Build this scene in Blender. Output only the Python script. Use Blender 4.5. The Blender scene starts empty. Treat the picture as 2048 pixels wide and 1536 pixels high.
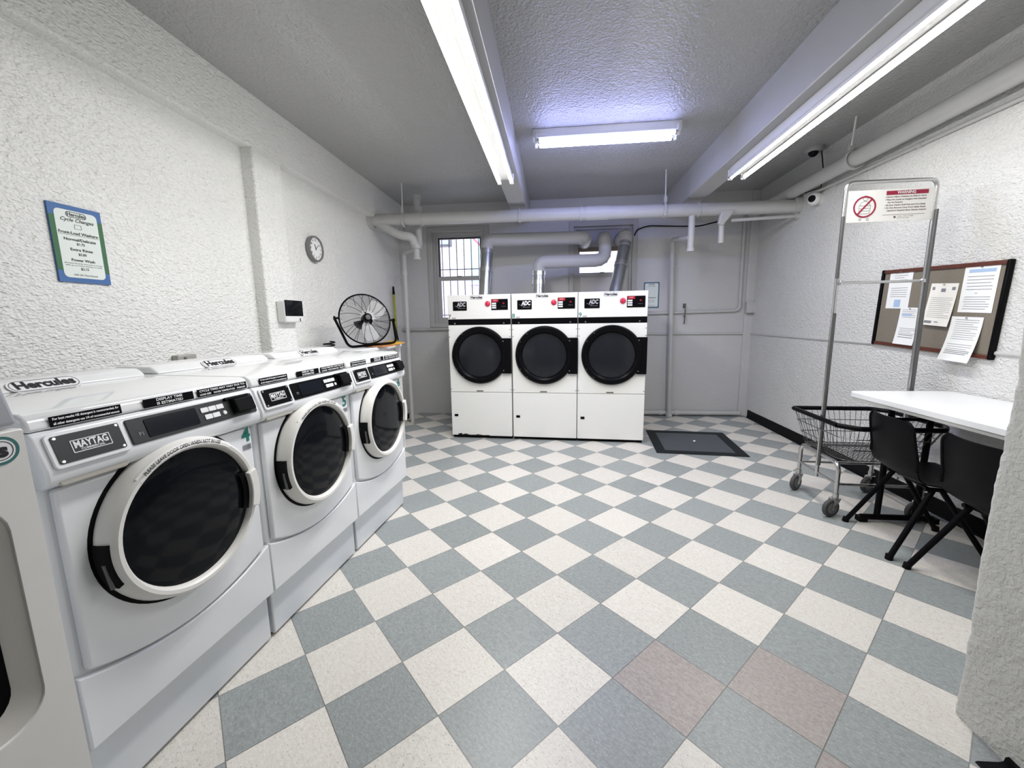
import bpy, bmesh, math, random
from mathutils import Matrix, Vector, Euler
random.seed(7)
PI = math.pi
sc = bpy.context.scene
COL = sc.collection
R = math.radians

# ------------------------------------------------------------------ materials
MATS = {}
def nodes_of(m):
    m.use_nodes = True
    nt = m.node_tree
    return nt, nt.nodes, nt.links, nt.nodes['Principled BSDF']

def mat(name, col, rough=0.5, metal=0.0, var=0.04, scale=9.0, bump=0.0, bscale=120.0, spec=0.5, coat=0.0, trans=0.0):
    if name in MATS: return MATS[name]
    m = bpy.data.materials.new(name)
    nt, N, L, b = nodes_of(m)
    tc = N.new('ShaderNodeTexCoord')
    nz = N.new('ShaderNodeTexNoise'); nz.inputs['Scale'].default_value = scale; nz.inputs['Detail'].default_value = 4
    L.new(tc.outputs['Object'], nz.inputs['Vector'])
    mx = N.new('ShaderNodeMix'); mx.data_type = 'RGBA'
    lo = [max(0, c*(1-var)) for c in col[:3]]; hi = [min(1, c*(1+var)) for c in col[:3]]
    mx.inputs['A'].default_value = (*lo, 1); mx.inputs['B'].default_value = (*hi, 1)
    L.new(nz.outputs['Fac'], mx.inputs['Factor'])
    L.new(mx.outputs['Result'], b.inputs['Base Color'])
    b.inputs['Roughness'].default_value = rough
    b.inputs['Metallic'].default_value = metal
    b.inputs['Specular IOR Level'].default_value = spec
    b.inputs['Coat Weight'].default_value = coat
    b.inputs['Transmission Weight'].default_value = trans
    if bump:
        n2 = N.new('ShaderNodeTexNoise'); n2.inputs['Scale'].default_value = bscale; n2.inputs['Detail'].default_value = 3
        L.new(tc.outputs['Object'], n2.inputs['Vector'])
        bp = N.new('ShaderNodeBump'); bp.inputs['Strength'].default_value = bump; bp.inputs['Distance'].default_value = 0.004
        L.new(n2.outputs['Fac'], bp.inputs['Height']); L.new(bp.outputs['Normal'], b.inputs['Normal'])
    MATS[name] = m
    return m

def stucco(name, col, s1=26, s2=70, strength=0.6, dist=0.012, rough=0.55, stain=0.06, stretch=(1, 1, 1.6)):
    if name in MATS: return MATS[name]
    m = bpy.data.materials.new(name)
    nt, N, L, b = nodes_of(m)
    g = N.new('ShaderNodeNewGeometry')
    mp = N.new('ShaderNodeMapping'); mp.inputs['Scale'].default_value = stretch
    L.new(g.outputs['Position'], mp.inputs['Vector'])
    a = N.new('ShaderNodeTexNoise'); a.inputs['Scale'].default_value = s1; a.inputs['Detail'].default_value = 3; a.inputs['Distortion'].default_value = 0.7
    c = N.new('ShaderNodeTexVoronoi'); c.inputs['Scale'].default_value = s2; c.feature = 'SMOOTH_F1'
    big = N.new('ShaderNodeTexNoise'); big.inputs['Scale'].default_value = 1.7; big.inputs['Detail'].default_value = 3
    for n in (a, c): L.new(mp.outputs['Vector'], n.inputs['Vector'])
    L.new(g.outputs['Position'], big.inputs['Vector'])
    ad = N.new('ShaderNodeMath'); ad.operation = 'MULTIPLY_ADD'; ad.inputs[1].default_value = 0.45
    L.new(c.outputs['Distance'], ad.inputs[0]); L.new(a.outputs['Fac'], ad.inputs[2])
    bp = N.new('ShaderNodeBump'); bp.inputs['Strength'].default_value = strength; bp.inputs['Distance'].default_value = dist
    L.new(ad.outputs[0], bp.inputs['Height']); L.new(bp.outputs['Normal'], b.inputs['Normal'])
    mx = N.new('ShaderNodeMix'); mx.data_type = 'RGBA'
    mx.inputs['A'].default_value = (*[x*(1-stain) for x in col], 1); mx.inputs['B'].default_value = (*[min(1, x*(1+stain)) for x in col], 1)
    L.new(big.outputs['Fac'], mx.inputs['Factor']); L.new(mx.outputs['Result'], b.inputs['Base Color'])
    b.inputs['Roughness'].default_value = rough
    MATS[name] = m
    return m

def emit(name, col, strength):
    if name in MATS: return MATS[name]
    m = bpy.data.materials.new(name); m.use_nodes = True
    nt = m.node_tree; nt.nodes.clear()
    e = nt.nodes.new('ShaderNodeEmission'); e.inputs['Color'].default_value = (*col, 1); e.inputs['Strength'].default_value = strength
    o = nt.nodes.new('ShaderNodeOutputMaterial'); nt.links.new(e.outputs[0], o.inputs[0])
    MATS[name] = m
    return m

TILE = 0.3048
def floor_mat():
    m = bpy.data.materials.new('checker_vinyl_tile')
    nt, N, L, b = nodes_of(m)
    g = N.new('ShaderNodeNewGeometry'); sp = N.new('ShaderNodeSeparateXYZ'); L.new(g.outputs['Position'], sp.inputs[0])
    def M(op, a, c=None, d=None):
        n = N.new('ShaderNodeMath'); n.operation = op
        for k, v in enumerate((a, c, d)):
            if v is None: continue
            if isinstance(v, (int, float)): n.inputs[k].default_value = v
            else: L.new(v, n.inputs[k])
        return n.outputs[0]
    k = math.sqrt(0.5)/TILE
    X = M('ADD', sp.outputs['X'], 0.849); Y = M('ADD', sp.outputs['Y'], -1.662)
    i = M('MULTIPLY', M('SUBTRACT', X, Y), k); j = M('MULTIPLY', M('ADD', X, Y), k)
    fi = M('FLOOR', i); fj = M('FLOOR', j)
    par = M('FLOORED_MODULO', M('ADD', fi, fj), 2.0)          # 0 grey, 1 white
    # per tile random
    cv = N.new('ShaderNodeCombineXYZ'); L.new(fi, cv.inputs[0]); L.new(fj, cv.inputs[1])
    wn = N.new('ShaderNodeTexWhiteNoise'); L.new(cv.outputs[0], wn.inputs['Vector'])
    # specks, streaked along one tile direction alternating
    cuv = N.new('ShaderNodeCombineXYZ')
    alt = M('FLOORED_MODULO', fi, 2.0)
    L.new(M('MULTIPLY', i, 17.0), cuv.inputs[0]); L.new(M('MULTIPLY', j, 32.0), cuv.inputs[1]); L.new(M('MULTIPLY', wn.outputs['Value'], 40.0), cuv.inputs[2])
    n1 = N.new('ShaderNodeTexNoise'); n1.inputs['Scale'].default_value = 1.0; n1.inputs['Detail'].default_value = 5; n1.inputs['Roughness'].default_value = 0.7
    L.new(cuv.outputs[0], n1.inputs['Vector'])
    n2 = N.new('ShaderNodeTexNoise'); n2.inputs['Scale'].default_value = 2.6; n2.inputs['Detail'].default_value = 2
    L.new(cuv.outputs[0], n2.inputs['Vector'])
    def mixc(f, A, B):
        n = N.new('ShaderNodeMix'); n.data_type = 'RGBA'
        for key, v in (('Factor', f), ('A', A), ('B', B)):
            if isinstance(v, tuple): n.inputs[key].default_value = (*v, 1)
            elif isinstance(v, (int, float)): n.inputs[key].default_value = v
            else: L.new(v, n.inputs[key])
        return n.outputs['Result']
    def ramp(v, lo, hi):
        n = N.new('ShaderNodeMapRange'); n.inputs['From Min'].default_value = lo; n.inputs['From Max'].default_value = hi
        L.new(v, n.inputs['Value']); return n.outputs['Result']
    white = mixc(ramp(n1.outputs['Fac'], .35, .7), (.64, .61, .555), (.78, .755, .70))
    white = mixc(ramp(n2.outputs['Fac'], .63, .70), white, (.34, .30, .26))
    grey = mixc(ramp(n1.outputs['Fac'], .35, .7), (.245, .27, .268), (.36, .385, .38))
    grey = mixc(ramp(n2.outputs['Fac'], .62, .74), grey, (.52, .55, .54))
    tan = mixc(ramp(n1.outputs['Fac'], .35, .7), (.31, .275, .255), (.45, .41, .385))
    tan = mixc(ramp(n2.outputs['Fac'], .60, .76), tan, (.24, .21, .19))
    def is_tile(a, c):
        return M('MULTIPLY', M('COMPARE', fi, float(a), .1), M('COMPARE', fj, float(c), .1))
    tansel = M('MINIMUM', M('ADD', M('ADD', is_tile(3, 2), is_tile(4, 3)), is_tile(5, 2)), 1.0)
    white = mixc(tansel, white, tan)
    col = mixc(par, grey, white)
    hv = N.new('ShaderNodeHueSaturation'); L.new(col, hv.inputs['Color']); L.new(M('ADD', M('MULTIPLY', wn.outputs['Value'], .10), .95), hv.inputs['Value'])
    # joints
    def edge(t): 
        f = M('FRACT', t); return M('MINIMUM', f, M('SUBTRACT', 1.0, f))
    e = M('MINIMUM', edge(i), edge(j))
    jl = N.new('ShaderNodeMapRange'); jl.inputs['From Min'].default_value = .003; jl.inputs['From Max'].default_value = .007; L.new(e, jl.inputs['Value'])
    nj = N.new('ShaderNodeTexNoise'); nj.inputs['Scale'].default_value = 1.3; L.new(g.outputs['Position'], nj.inputs['Vector'])
    jm = M('MAXIMUM', jl.outputs['Result'], ramp(nj.outputs['Fac'], .25, .95))
    col2 = mixc(jm, (.10, .095, .085), hv.outputs['Color'])
    L.new(col2, b.inputs['Base Color'])
    b.inputs['Roughness'].default_value = .36
    b.inputs['Specular IOR Level'].default_value = .45
    bp = N.new('ShaderNodeBump'); bp.inputs['Strength'].default_value = .12; bp.inputs['Distance'].default_value = .002
    L.new(n1.outputs['Fac'], bp.inputs['Height']); L.new(bp.outputs['Normal'], b.inputs['Normal'])
    return m

def brick_mat():
    m = bpy.data.materials.new('pale_brick')
    nt, N, L, b = nodes_of(m)
    tc = N.new('ShaderNodeNewGeometry'); mp = N.new('ShaderNodeMapping'); mp.inputs['Rotation'].default_value = (R(90), 0, 0)
    L.new(tc.outputs['Position'], mp.inputs['Vector'])
    br = N.new('ShaderNodeTexBrick'); br.inputs['Scale'].default_value = 4.5
    br.inputs['Color1'].default_value = (.62, .50, .48, 1); br.inputs['Color2'].default_value = (.70, .58, .55, 1); br.inputs['Mortar'].default_value = (.82, .80, .78, 1)
    br.inputs['Mortar Size'].default_value = .03
    L.new(mp.outputs[0], br.inputs['Vector']); L.new(br.outputs['Color'], b.inputs['Base Color'])
    b.inputs['Roughness'].default_value = .9
    return m

def cork_mat():
    m = mat('cork_board', (.20, .175, .14), .9, var=.25, scale=160, bump=.4, bscale=300)
    return m

ENAMEL = mat('white_enamel', (.80, .82, .84), .22, var=.01, coat=.3)
DENAM = mat('dryer_enamel', (.88, .88, .85), .35, var=.015)
LIDM = mat('lid_enamel', (.84, .85, .85), .12, var=.02, scale=5, coat=.5)
RINGP = mat('door_plastic', (.80, .79, .75), .35, var=.01)
RECM = mat('recess_plastic', (.52, .50, .45), .5)
BLKGLASS = mat('black_glass', (.006, .007, .009), .07, var=.1, spec=.12)
DRYGLASS = mat('smoked_glass', (.016, .018, .022), .12, var=.4, scale=3, spec=.3)
BLK = mat('black_plastic', (.004, .004, .005), .3, spec=.08)
BLKM = mat('black_matte', (.006, .006, .007), .6, spec=.08)
PLAQUE = mat('charcoal_plaque', (.04, .042, .044), .3, spec=.2)
DISPM = mat('display_glass', (.006, .008, .013), .12, var=.2, spec=.3)
WHT = mat('white_print', (.85, .85, .86), .5)
INK = mat('black_ink', (.01, .01, .012), .6)
GINK = mat('grey_ink', (.22, .22, .24), .6)
TEAL = mat('teal_print', (.0, .19, .15), .5)
RED = mat('red_button', (.62, .03, .08), .35)
REDP = mat('maroon_print', (.30, .012, .045), .5)
REDD = mat('red_print', (.45, .01, .03), .4)
STEEL = mat('brushed_steel', (.62, .62, .62), .3, metal=1, var=.06)
GALV = mat('galvanised_steel', (.50, .52, .52), .28, metal=1, var=.12, scale=14)
CHROME = mat('chrome_tube', (.60, .60, .60), .22, metal=1, var=.05)
PAINTP = mat('painted_pipe', (.54, .54, .53), .45, var=.06, bump=.3, bscale=40)
PAINTD = mat('painted_duct', (.42, .42, .425), .42, var=.05)
WHTPL = mat('white_plastic', (.80, .80, .79), .35)
LAMWHT = mat('white_laminate', (.86, .87, .87), .3, var=.01)
PAPER = mat('white_paper', (.84, .85, .85), .7)
PAPERW = mat('cream_paper', (.84, .82, .76), .7)
BLUEP = mat('blue_print', (.06, .155, .38), .6)
LBLUE = mat('pale_blue_print', (.38, .52, .72), .6)
GREENP = mat('green_print', (.045, .15, .065), .6, var=.2, scale=200)
MINT = mat('pale_mint_print', (.78, .84, .80), .6)
NAVY = mat('navy_print', (.06, .14, .22), .6)
WOOD = mat('dark_red_wood', (.10, .028, .016), .35, var=.3, scale=30)
RUBBER = mat('grey_rubber', (.06, .06, .06), .6)
HUBM = mat('caster_hub', (.17, .17, .165), .5)
YEL = mat('yellow_handle', (.36, .36, .03), .4)
CLOTHY = mat('yellow_cloth', (.75, .40, .03), .8, var=.2, scale=30, bump=.4)
CLOTHO = mat('orange_cloth', (.65, .26, .08), .8, var=.2, scale=30, bump=.4)
HATCH = mat('grey_plate', (.072, .080, .088), .5, spec=.2, var=.1, scale=20)
TAPE = mat('dark_tape', (.014, .017, .019), .55, spec=.12, var=.2, scale=20)
BASEB = mat('black_vinyl_base', (.004, .004, .005), .4, spec=.08)
FRAMEM = mat('painted_window_frame', (.46, .45, .43), .5)
PANELP = mat('painted_board', (.46, .46, .47), .55, var=.05)
PLYW = mat('bare_wood_strip', (.22, .17, .13), .6, var=.2)
FROST = mat('frosted_sheet', (.62, .60, .60), .6, var=.08, scale=4)
LEGM = mat('black_metal', (.004, .004, .005), .35, spec=.08)
CHAIRM = mat('black_chair_plastic', (.005, .005, .006), .35, bump=.15, bscale=400, spec=.07)
GALVD = mat('dark_grey_metal', (.13, .13, .13), .4, metal=.6)
BEIGEP = mat('pale_beige_plastic', (.60, .60, .57), .4)
CONSG = mat('grey_console', (.36, .37, .40), .45)
GREYF = mat('dark_grey_plastic', (.10, .10, .10), .45)
GRILLE = mat('dark_iron_bar', (.06, .06, .08), .5)

# glass for windows
def glass_mat():
    m = bpy.data.materials.new('window_glass'); nt, N, L, b = nodes_of(m)
    b.inputs['Base Color'].default_value = (.93, .95, 1, 1); b.inputs['Roughness'].default_value = .0
    b.inputs['Transmission Weight'].default_value = 1; b.inputs['IOR'].default_value = 1.02
    nz = N.new('ShaderNodeTexNoise'); nz.inputs['Scale'].default_value = 3
    mr = N.new('ShaderNodeMapRange'); mr.inputs['To Min'].default_value = .0; mr.inputs['To Max'].default_value = .05
    L.new(nz.outputs['Fac'], mr.inputs['Value']); L.new(mr.outputs['Result'], b.inputs['Roughness'])
    return m
GLASS = glass_mat()
def frosted_glass():
    m = bpy.data.materials.new('hazy_glass'); nt, N, L, b = nodes_of(m)
    b.inputs['Base Color'].default_value = (.88, .89, .97, 1)
    b.inputs['Transmission Weight'].default_value = .85; b.inputs['IOR'].default_value = 1.03
    nz = N.new('ShaderNodeTexNoise'); nz.inputs['Scale'].default_value = 5
    mr = N.new('ShaderNodeMapRange'); mr.inputs['To Min'].default_value = .1; mr.inputs['To Max'].default_value = .3
    L.new(nz.outputs['Fac'], mr.inputs['Value']); L.new(mr.outputs['Result'], b.inputs['Roughness'])
    return m
HAZY = frosted_glass()

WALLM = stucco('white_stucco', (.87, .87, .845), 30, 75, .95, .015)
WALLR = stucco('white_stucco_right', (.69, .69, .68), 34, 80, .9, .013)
WALLB = stucco('painted_block', (.58, .58, .58), 12, 40, .4, .008, stain=.06)
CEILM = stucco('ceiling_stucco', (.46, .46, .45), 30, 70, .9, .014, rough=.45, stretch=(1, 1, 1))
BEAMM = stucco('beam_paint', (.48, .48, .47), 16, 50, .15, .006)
COLM = stucco('grey_stucco', (.58, .58, .55), 60, 42, .7, .010, stretch=(1, 1, 1))

# ------------------------------------------------------------------ mesh builder
def frame(o, u, v):
    u = Vector(u).normalized(); v = Vector(v).normalized(); n = u.cross(v)
    return Matrix(((u.x, v.x, n.x, o[0]), (u.y, v.y, n.y, o[1]), (u.z, v.z, n.z, o[2]), (0, 0, 0, 1)))
def rrect(w, h, r, n=5, c=(0, 0)):
    pts = []
    for (sx, sy, a0) in ((1, 1, 0), (-1, 1, 90), (-1, -1, 180), (1, -1, 270)):
        for k in range(n+1):
            a = R(a0 + 90*k/n)
            pts.append((c[0]+sx*(w/2-r)+r*math.cos(a), c[1]+sy*(h/2-r)+r*math.sin(a)))
    return pts
def circ(r, n=32, c=(0, 0)):
    return [(c[0]+r*math.cos(2*PI*k/n), c[1]+r*math.sin(2*PI*k/n)) for k in range(n)]
def fillet(pts, r, n=6):
    pts = [Vector(p) for p in pts]; out = [pts[0]]
    for k in range(1, len(pts)-1):
        a, b, c = pts[k-1], pts[k], pts[k+1]
        d1 = (a-b); d2 = (c-b); rr = min(r, d1.length*.49, d2.length*.49)
        p1 = b + d1.normalized()*rr; p2 = b + d2.normalized()*rr
        for q in range(n+1):
            t = q/n; out.append((1-t)**2*p1 + 2*t*(1-t)*b + t*t*p2)
    out.append(pts[-1]); return out

class MB:
    def __init__(s): s.v = []; s.f = []
    def add(s, vs, fs, M=None):
        o = len(s.v)
        for p in vs:
            p = Vector(p)
            s.v.append(tuple(M @ p) if M is not None else tuple(p))
        s.f += [tuple(i+o for i in f) for f in fs]; return s
    def box(s, c, d, M=None):
        x, y, z = (q/2 for q in d)
        vs = [(c[0]+a*x, c[1]+b*y, c[2]+e*z) for a in (-1, 1) for b in (-1, 1) for e in (-1, 1)]
        return s.add(vs, [(0, 1, 3, 2), (4, 6, 7, 5), (0, 4, 5, 1), (2, 3, 7, 6), (0, 2, 6, 4), (1, 5, 7, 3)], M)
    def bb(s, x0, x1, y0, y1, z0, z1, M=None):
        return s.box(((x0+x1)/2, (y0+y1)/2, (z0+z1)/2), (abs(x1-x0), abs(y1-y0), abs(z1-z0)), M)
    def prism(s, poly, z0, z1, M=None):
        n = len(poly)
        vs = [(x, y, z0) for x, y in poly] + [(x, y, z1) for x, y in poly]
        fs = [tuple(range(n-1, -1, -1)), tuple(range(n, 2*n))] + [(k, (k+1) % n, n+(k+1) % n, n+k) for k in range(n)]
        return s.add(vs, fs, M)
    def ring(s, outer, inner, z0, z1, M=None):
        n = len(outer)
        vs = [(x, y, z0) for x, y in outer]+[(x, y, z0) for x, y in inner]+[(x, y, z1) for x, y in outer]+[(x, y, z1) for x, y in inner]
        fs = []
        for k in range(n):
            j = (k+1) % n
            fs += [(k, n+k, n+j, j), (2*n+k, 2*n+j, 3*n+j, 3*n+k), (k, j, 2*n+j, 2*n+k), (n+k, 3*n+k, 3*n+j, n+j)]
        return s.add(vs, fs, M)
    def loft(s, loops, M=None, caps=True, closed=False):
        n = len(loops[0]); vs = [p for l in loops for p in l]; fs = []
        m = len(loops)
        for a in range(m if closed else m-1):
            b = (a+1) % m
            for k in range(n):
                j = (k+1) % n
                fs.append((a*n+k, a*n+j, b*n+j, b*n+k))
        if caps and not closed: fs += [tuple(range(n-1, -1, -1)), tuple((m-1)*n+k for k in range(n))]
        return s.add(vs, fs, M)
    def lathe(s, prof, n=40, M=None, closed=False):
        loops = [[(r*math.cos(2*PI*k/n), r*math.sin(2*PI*k/n), z) for k in range(n)] for r, z in prof]
        return s.loft(loops, M, caps=not closed, closed=closed)
    def tube(s, pts, r, n=8, closed=False, M=None, rs=None):
        pts = [Vector(p) for p in pts]; m = len(pts); loops = []
        t0 = (pts[1]-pts[0]).normalized()
        ref = Vector((0, 0, 1)) if abs(t0.z) < .9 else Vector((1, 0, 0))
        u = t0.cross(ref).normalized()
        for k in range(m):
            if closed: t = (pts[(k+1) % m]-pts[k-1]).normalized()
            else: t = (pts[min(k+1, m-1)]-pts[max(k-1, 0)]).normalized()
            u = (u - t*u.dot(t)).normalized(); w = t.cross(u)
            rr = rs[k] if rs else r
            loops.append([pts[k]+(u*math.cos(2*PI*q/n)+w*math.sin(2*PI*q/n))*rr for q in range(n)])
        return s.loft(loops, M, closed=closed)
    def cyl(s, a, b, r, n=20, M=None, r2=None):
        return s.tube([a, b], r, n, M=M, rs=[r, r if r2 is None else r2])
    def sphere(s, c, r, M=None, n=20, sc_=(1, 1, 1)):
        prof = [(max(1e-4, r*math.sin(PI*k/10)), -r*math.cos(PI*k/10)) for k in range(11)]
        T = Matrix.Translation(c) @ Matrix.Diagonal((*sc_, 1))
        return s.lathe(prof, n, (M @ T) if M is not None else T)
    def surf(s, fn, nu, nv, t=0.0, M=None):
        # fn(u,v)->Vector ; solid sheet of thickness t along its normal
        P = [[Vector(fn(a/nu, b/nv)) for b in range(nv+1)] for a in range(nu+1)]
        def nor(a, b):
            du = P[min(a+1, nu)][b]-P[max(a-1, 0)][b]; dv = P[a][min(b+1, nv)]-P[a][max(b-1, 0)]
            return du.cross(dv).normalized()
        W = nv+1; vs = [P[a][b] for a in range(nu+1) for b in range(W)]
        vs2 = [P[a][b]-nor(a, b)*t for a in range(nu+1) for b in range(W)]
        o = len(vs); fs = []
        for a in range(nu):
            for b in range(nv):
                q = (a*W+b, (a+1)*W+b, (a+1)*W+b+1, a*W+b+1)
                fs.append(q); fs.append(tuple(o+i for i in reversed(q)))
        for a in range(nu):
            fs.append((a*W, a*W+o, (a+1)*W+o, (a+1)*W)); e = nv
            fs.append((a*W+e, (a+1)*W+e, (a+1)*W+e+o, a*W+e+o))
        for b in range(nv):
            fs.append((b, b+1, b+1+o, b+o)); e = nu*W
            fs.append((e+b, e+b+o, e+b+1+o, e+b+1))
        return s.add(vs+vs2, fs, M)
    def text(s, txt, size, M, align='CENTER', bold=0.0, depth=0.0006, bend=None, width=None, shear=0.0, spacing=1.0):
        cu = bpy.data.curves.new('t', 'FONT'); cu.body = txt; cu.size = size; cu.align_x = align; cu.align_y = 'CENTER'
        cu.offset = bold; cu.shear = shear; cu.space_character = spacing; cu.resolution_u = 3; cu.space_line = 0.9
        ob = bpy.data.objects.new('t', cu); COL.objects.link(ob)
        dg = bpy.context.evaluated_depsgraph_get(); dg.update()
        me = bpy.data.meshes.new_from_object(ob.evaluated_get(dg))
        vs = [v.co.copy() for v in me.vertices]; fs = [tuple(p.vertices) for p in me.polygons]
        bpy.data.objects.remove(ob); bpy.data.curves.remove(cu); bpy.data.meshes.remove(me)
        if not vs: return s
        if width:
            w = max(v.x for v in vs)-min(v.x for v in vs)
            k = width/w
            for v in vs: v.x *= k
        if bend:
            rad, ang = bend
            for v in vs:
                a = ang - v.x/rad; rr = rad+v.y
                v.x, v.y = rr*math.cos(a), rr*math.sin(a)
        for v in vs: v.z += depth
        return s.add(vs, fs, M)
    def build(s, name, m, parent=None, bevel=0.0, sharp=38, seg=2):
        me = bpy.data.meshes.new(name)
        me.from_pydata(s.v, [], s.f)
        bm = bmesh.new(); bm.from_mesh(me)
        bmesh.ops.remove_doubles(bm, verts=bm.verts, dist=1e-6)
        bmesh.ops.recalc_face_normals(bm, faces=bm.faces)
        bm.to_mesh(me); bm.free()
        me.polygons.foreach_set('use_smooth', [True]*len(me.polygons))
        me.set_sharp_from_angle(angle=R(sharp))
        me.materials.append(m)
        o = bpy.data.objects.new(name, me); COL.objects.link(o)
        if parent is not None: o.parent = parent
        if bevel:
            b = o.modifiers.new('Bevel', 'BEVEL'); b.width = bevel; b.segments = seg; b.limit_method = 'ANGLE'; b.angle_limit = R(35); b.harden_normals = False
        return o
    def flat(s, name, m, parent=None):
        # printed lettering: faces keep their winding
        me = bpy.data.meshes.new(name); me.from_pydata(s.v, [], s.f); me.materials.append(m)
        o = bpy.data.objects.new(name, me); COL.objects.link(o)
        if parent is not None: o.parent = parent
        return o

def tag(o, label, cat, group=None):
    o['label'] = label; o['category'] = cat
    if group: o['group'] = group
    return o
def thing(name, label, cat, loc=(0, 0, 0), rz=0.0, group=None, rot=None):
    o = bpy.data.objects.new(name, None); COL.objects.link(o)
    o.location = loc; o.rotation_euler = rot if rot is not None else (0, 0, rz)
    o.empty_display_size = .05
    return tag(o, label, cat, group)
def struct(o, label=None, cat=None):
    o['kind'] = 'structure'
    if label: o['label'] = label
    if cat: o['category'] = cat
    return o

# ------------------------------------------------------------------ camera (solved from the floor tiles)
cam = bpy.data.cameras.new('camera'); co = bpy.data.objects.new('camera', cam); COL.objects.link(co)
H = 1.40545551
pit, rol, yaw = 0.155258461, -0.0151294131, 0.106287203
cp, sp_ = math.cos(pit), math.sin(pit); cr, sr = math.cos(rol), math.sin(rol)
Rz = Matrix.Rotation(yaw, 3, 'Z')
F = Vector((0, cp, -sp_)); R0 = Vector((1, 0, 0)); U0 = Vector((0, sp_, cp))
R1 = Rz @ (cr*R0+sr*U0); U1 = Rz @ (-sr*R0+cr*U0); F1 = Rz @ F
co.matrix_world = Matrix(((R1.x, U1.x, -F1.x, 0), (R1.y, U1.y, -F1.y, 0), (R1.z, U1.z, -F1.z, H), (0, 0, 0, 1)))
cam.sensor_fit = 'HORIZONTAL'; cam.sensor_width = 36; cam.lens = 814.983072/2048*36
cam.clip_start = .02
sc.camera = co

# ------------------------------------------------------------------ room shell
XL, XP, XR, YB, YF, ZC = -2.29, -2.20, 2.70, 6.03, -3.2, 3.06
struct(MB().bb(XL-.3, XR+.3, YF-.3, YB+.3, -.15, 0).build('floor', floor_mat()))
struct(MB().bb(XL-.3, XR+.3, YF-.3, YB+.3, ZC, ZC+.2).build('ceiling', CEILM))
lw = MB().bb(XL-.3, XL, YF-.3, YB+.3, 0, ZC)
lw.bb(XL-.05, XP, 2.98, 3.31, 0, 2.70)            # pilaster
lw.bb(XL-.05, XP, YF-.1, YB+.1, 2.68, ZC+.05)      # header beam
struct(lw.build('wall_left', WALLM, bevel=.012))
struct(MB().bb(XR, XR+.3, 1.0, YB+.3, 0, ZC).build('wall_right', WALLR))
struct(MB().bb(XL-.3, XR+.3, YF-.3, YF, 0, ZC).build('wall_front', WALLM))
# partition end close on the right
from mathutils import noise as mnoise
def rough_end():
    path = [Vector((1.415, YF-.1, 0)), Vector((1.415, 1.415, 0)), Vector((XR+.1, 1.415, 0))]
    pp = fillet(path, .025, 4); den = [pp[0]]
    for a, b_ in zip(pp[:-1], pp[1:]):
        n = max(1, int((b_-a).length/.016))
        den += [a.lerp(b_, (k+1)/n) for k in range(n)]
    den = [p for k, p in enumerate(den) if k == 0 or (p-den[k-1]).length > 1e-5]
    nv = 190; vs = []; W_ = nv+1
    for k, p in enumerate(den):
        d_ = (den[min(k+1, len(den)-1)]-den[max(k-1, 0)]).normalized(); nrm = Vector((-d_.y, d_.x, 0))
        for j in range(W_):
            q = Vector((p.x, p.y, ZC*j/nv))
            h_ = mnoise.noise(q*55)*.0022+mnoise.noise(q*17)*.0030+mnoise.noise(q*3)*.006
            vs.append(tuple(q+nrm*h_))
    return MB().add(vs, [(a*W_+j, (a+1)*W_+j, (a+1)*W_+j+1, a*W_+j+1) for a in range(len(den)-1) for j in range(nv)])
struct(rough_end().build('wall_partition', COLM, sharp=180))
# back wall with two window openings
W1 = (-1.80, -1.00, 1.36, 2.69); W2 = (.25, 1.08, 1.36, 2.69)
bw = MB()
Y0, Y1 = YB, YB+.3
bw.bb(XL-.3, XR+.3, Y0, Y1, 0, W1[2]); bw.bb(XL-.3, XR+.3, Y0, Y1, W1[3], ZC)
bw.bb(XL-.3, W1[0], Y0, Y1, W1[2], W1[3]); bw.bb(W1[1], W2[0], Y0, Y1, W1[2], W1[3]); bw.bb(W2[1], XR+.3, Y0, Y1, W1[2], W1[3])
struct(bw.build('wall_back', WALLB))
# ledge strips at mid height
struct(MB().bb(XL, -1.0, YB-.05, YB+.02, 1.27, 1.305).build('trim_1', FRAMEM, bevel=.006))
struct(MB().tube([(1.0, YB-.012, 1.185), (XR-.01, YB-.012, 1.172)], .014, 10).build('trim_2', PAINTP))
struct(MB().tube([(XR, YB-.02, 1.172), (XR, 1.4, 1.155)], .0145, 10).build('trim_3', PAINTP))
# window recess line: pilaster near right back corner
struct(MB().bb(2.60, XR+.02, YB-.035, YB+.05, 0, ZC).build('trim_4', WALLB, bevel=.012))
# ceiling beams
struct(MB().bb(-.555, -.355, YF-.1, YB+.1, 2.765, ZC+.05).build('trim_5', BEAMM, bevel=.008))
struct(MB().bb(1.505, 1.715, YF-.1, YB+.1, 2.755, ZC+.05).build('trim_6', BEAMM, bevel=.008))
# baseboards
def cove(y0, y1, x, sgn, name):
    prof = [(0, 0), (.022, 0), (.012, .012), (.008, .03), (.007, .108), (0, .112)]
    M = Matrix(((sgn, 0, 0, x), (0, 0, 1, 0), (0, 1, 0, 0), (0, 0, 0, 1)))
    struct(MB().prism(prof, y0, y1, M).build(name, BASEB))
cove(1.415, 5.92, XR, -1, 'baseboard_right')
M_ = Matrix(((-1, 0, 0, 1.42), (0, 0, 1, 0), (0, 1, 0, 0), (0, 0, 0, 1)))
struct(MB().prism([(0, 0), (.095, 0), (.090, .005), (.03, .008), (.016, .012), (.012, .028), (0, .030)], YF, 1.235, M_).build('baseboard_partition', BASEB))

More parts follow.
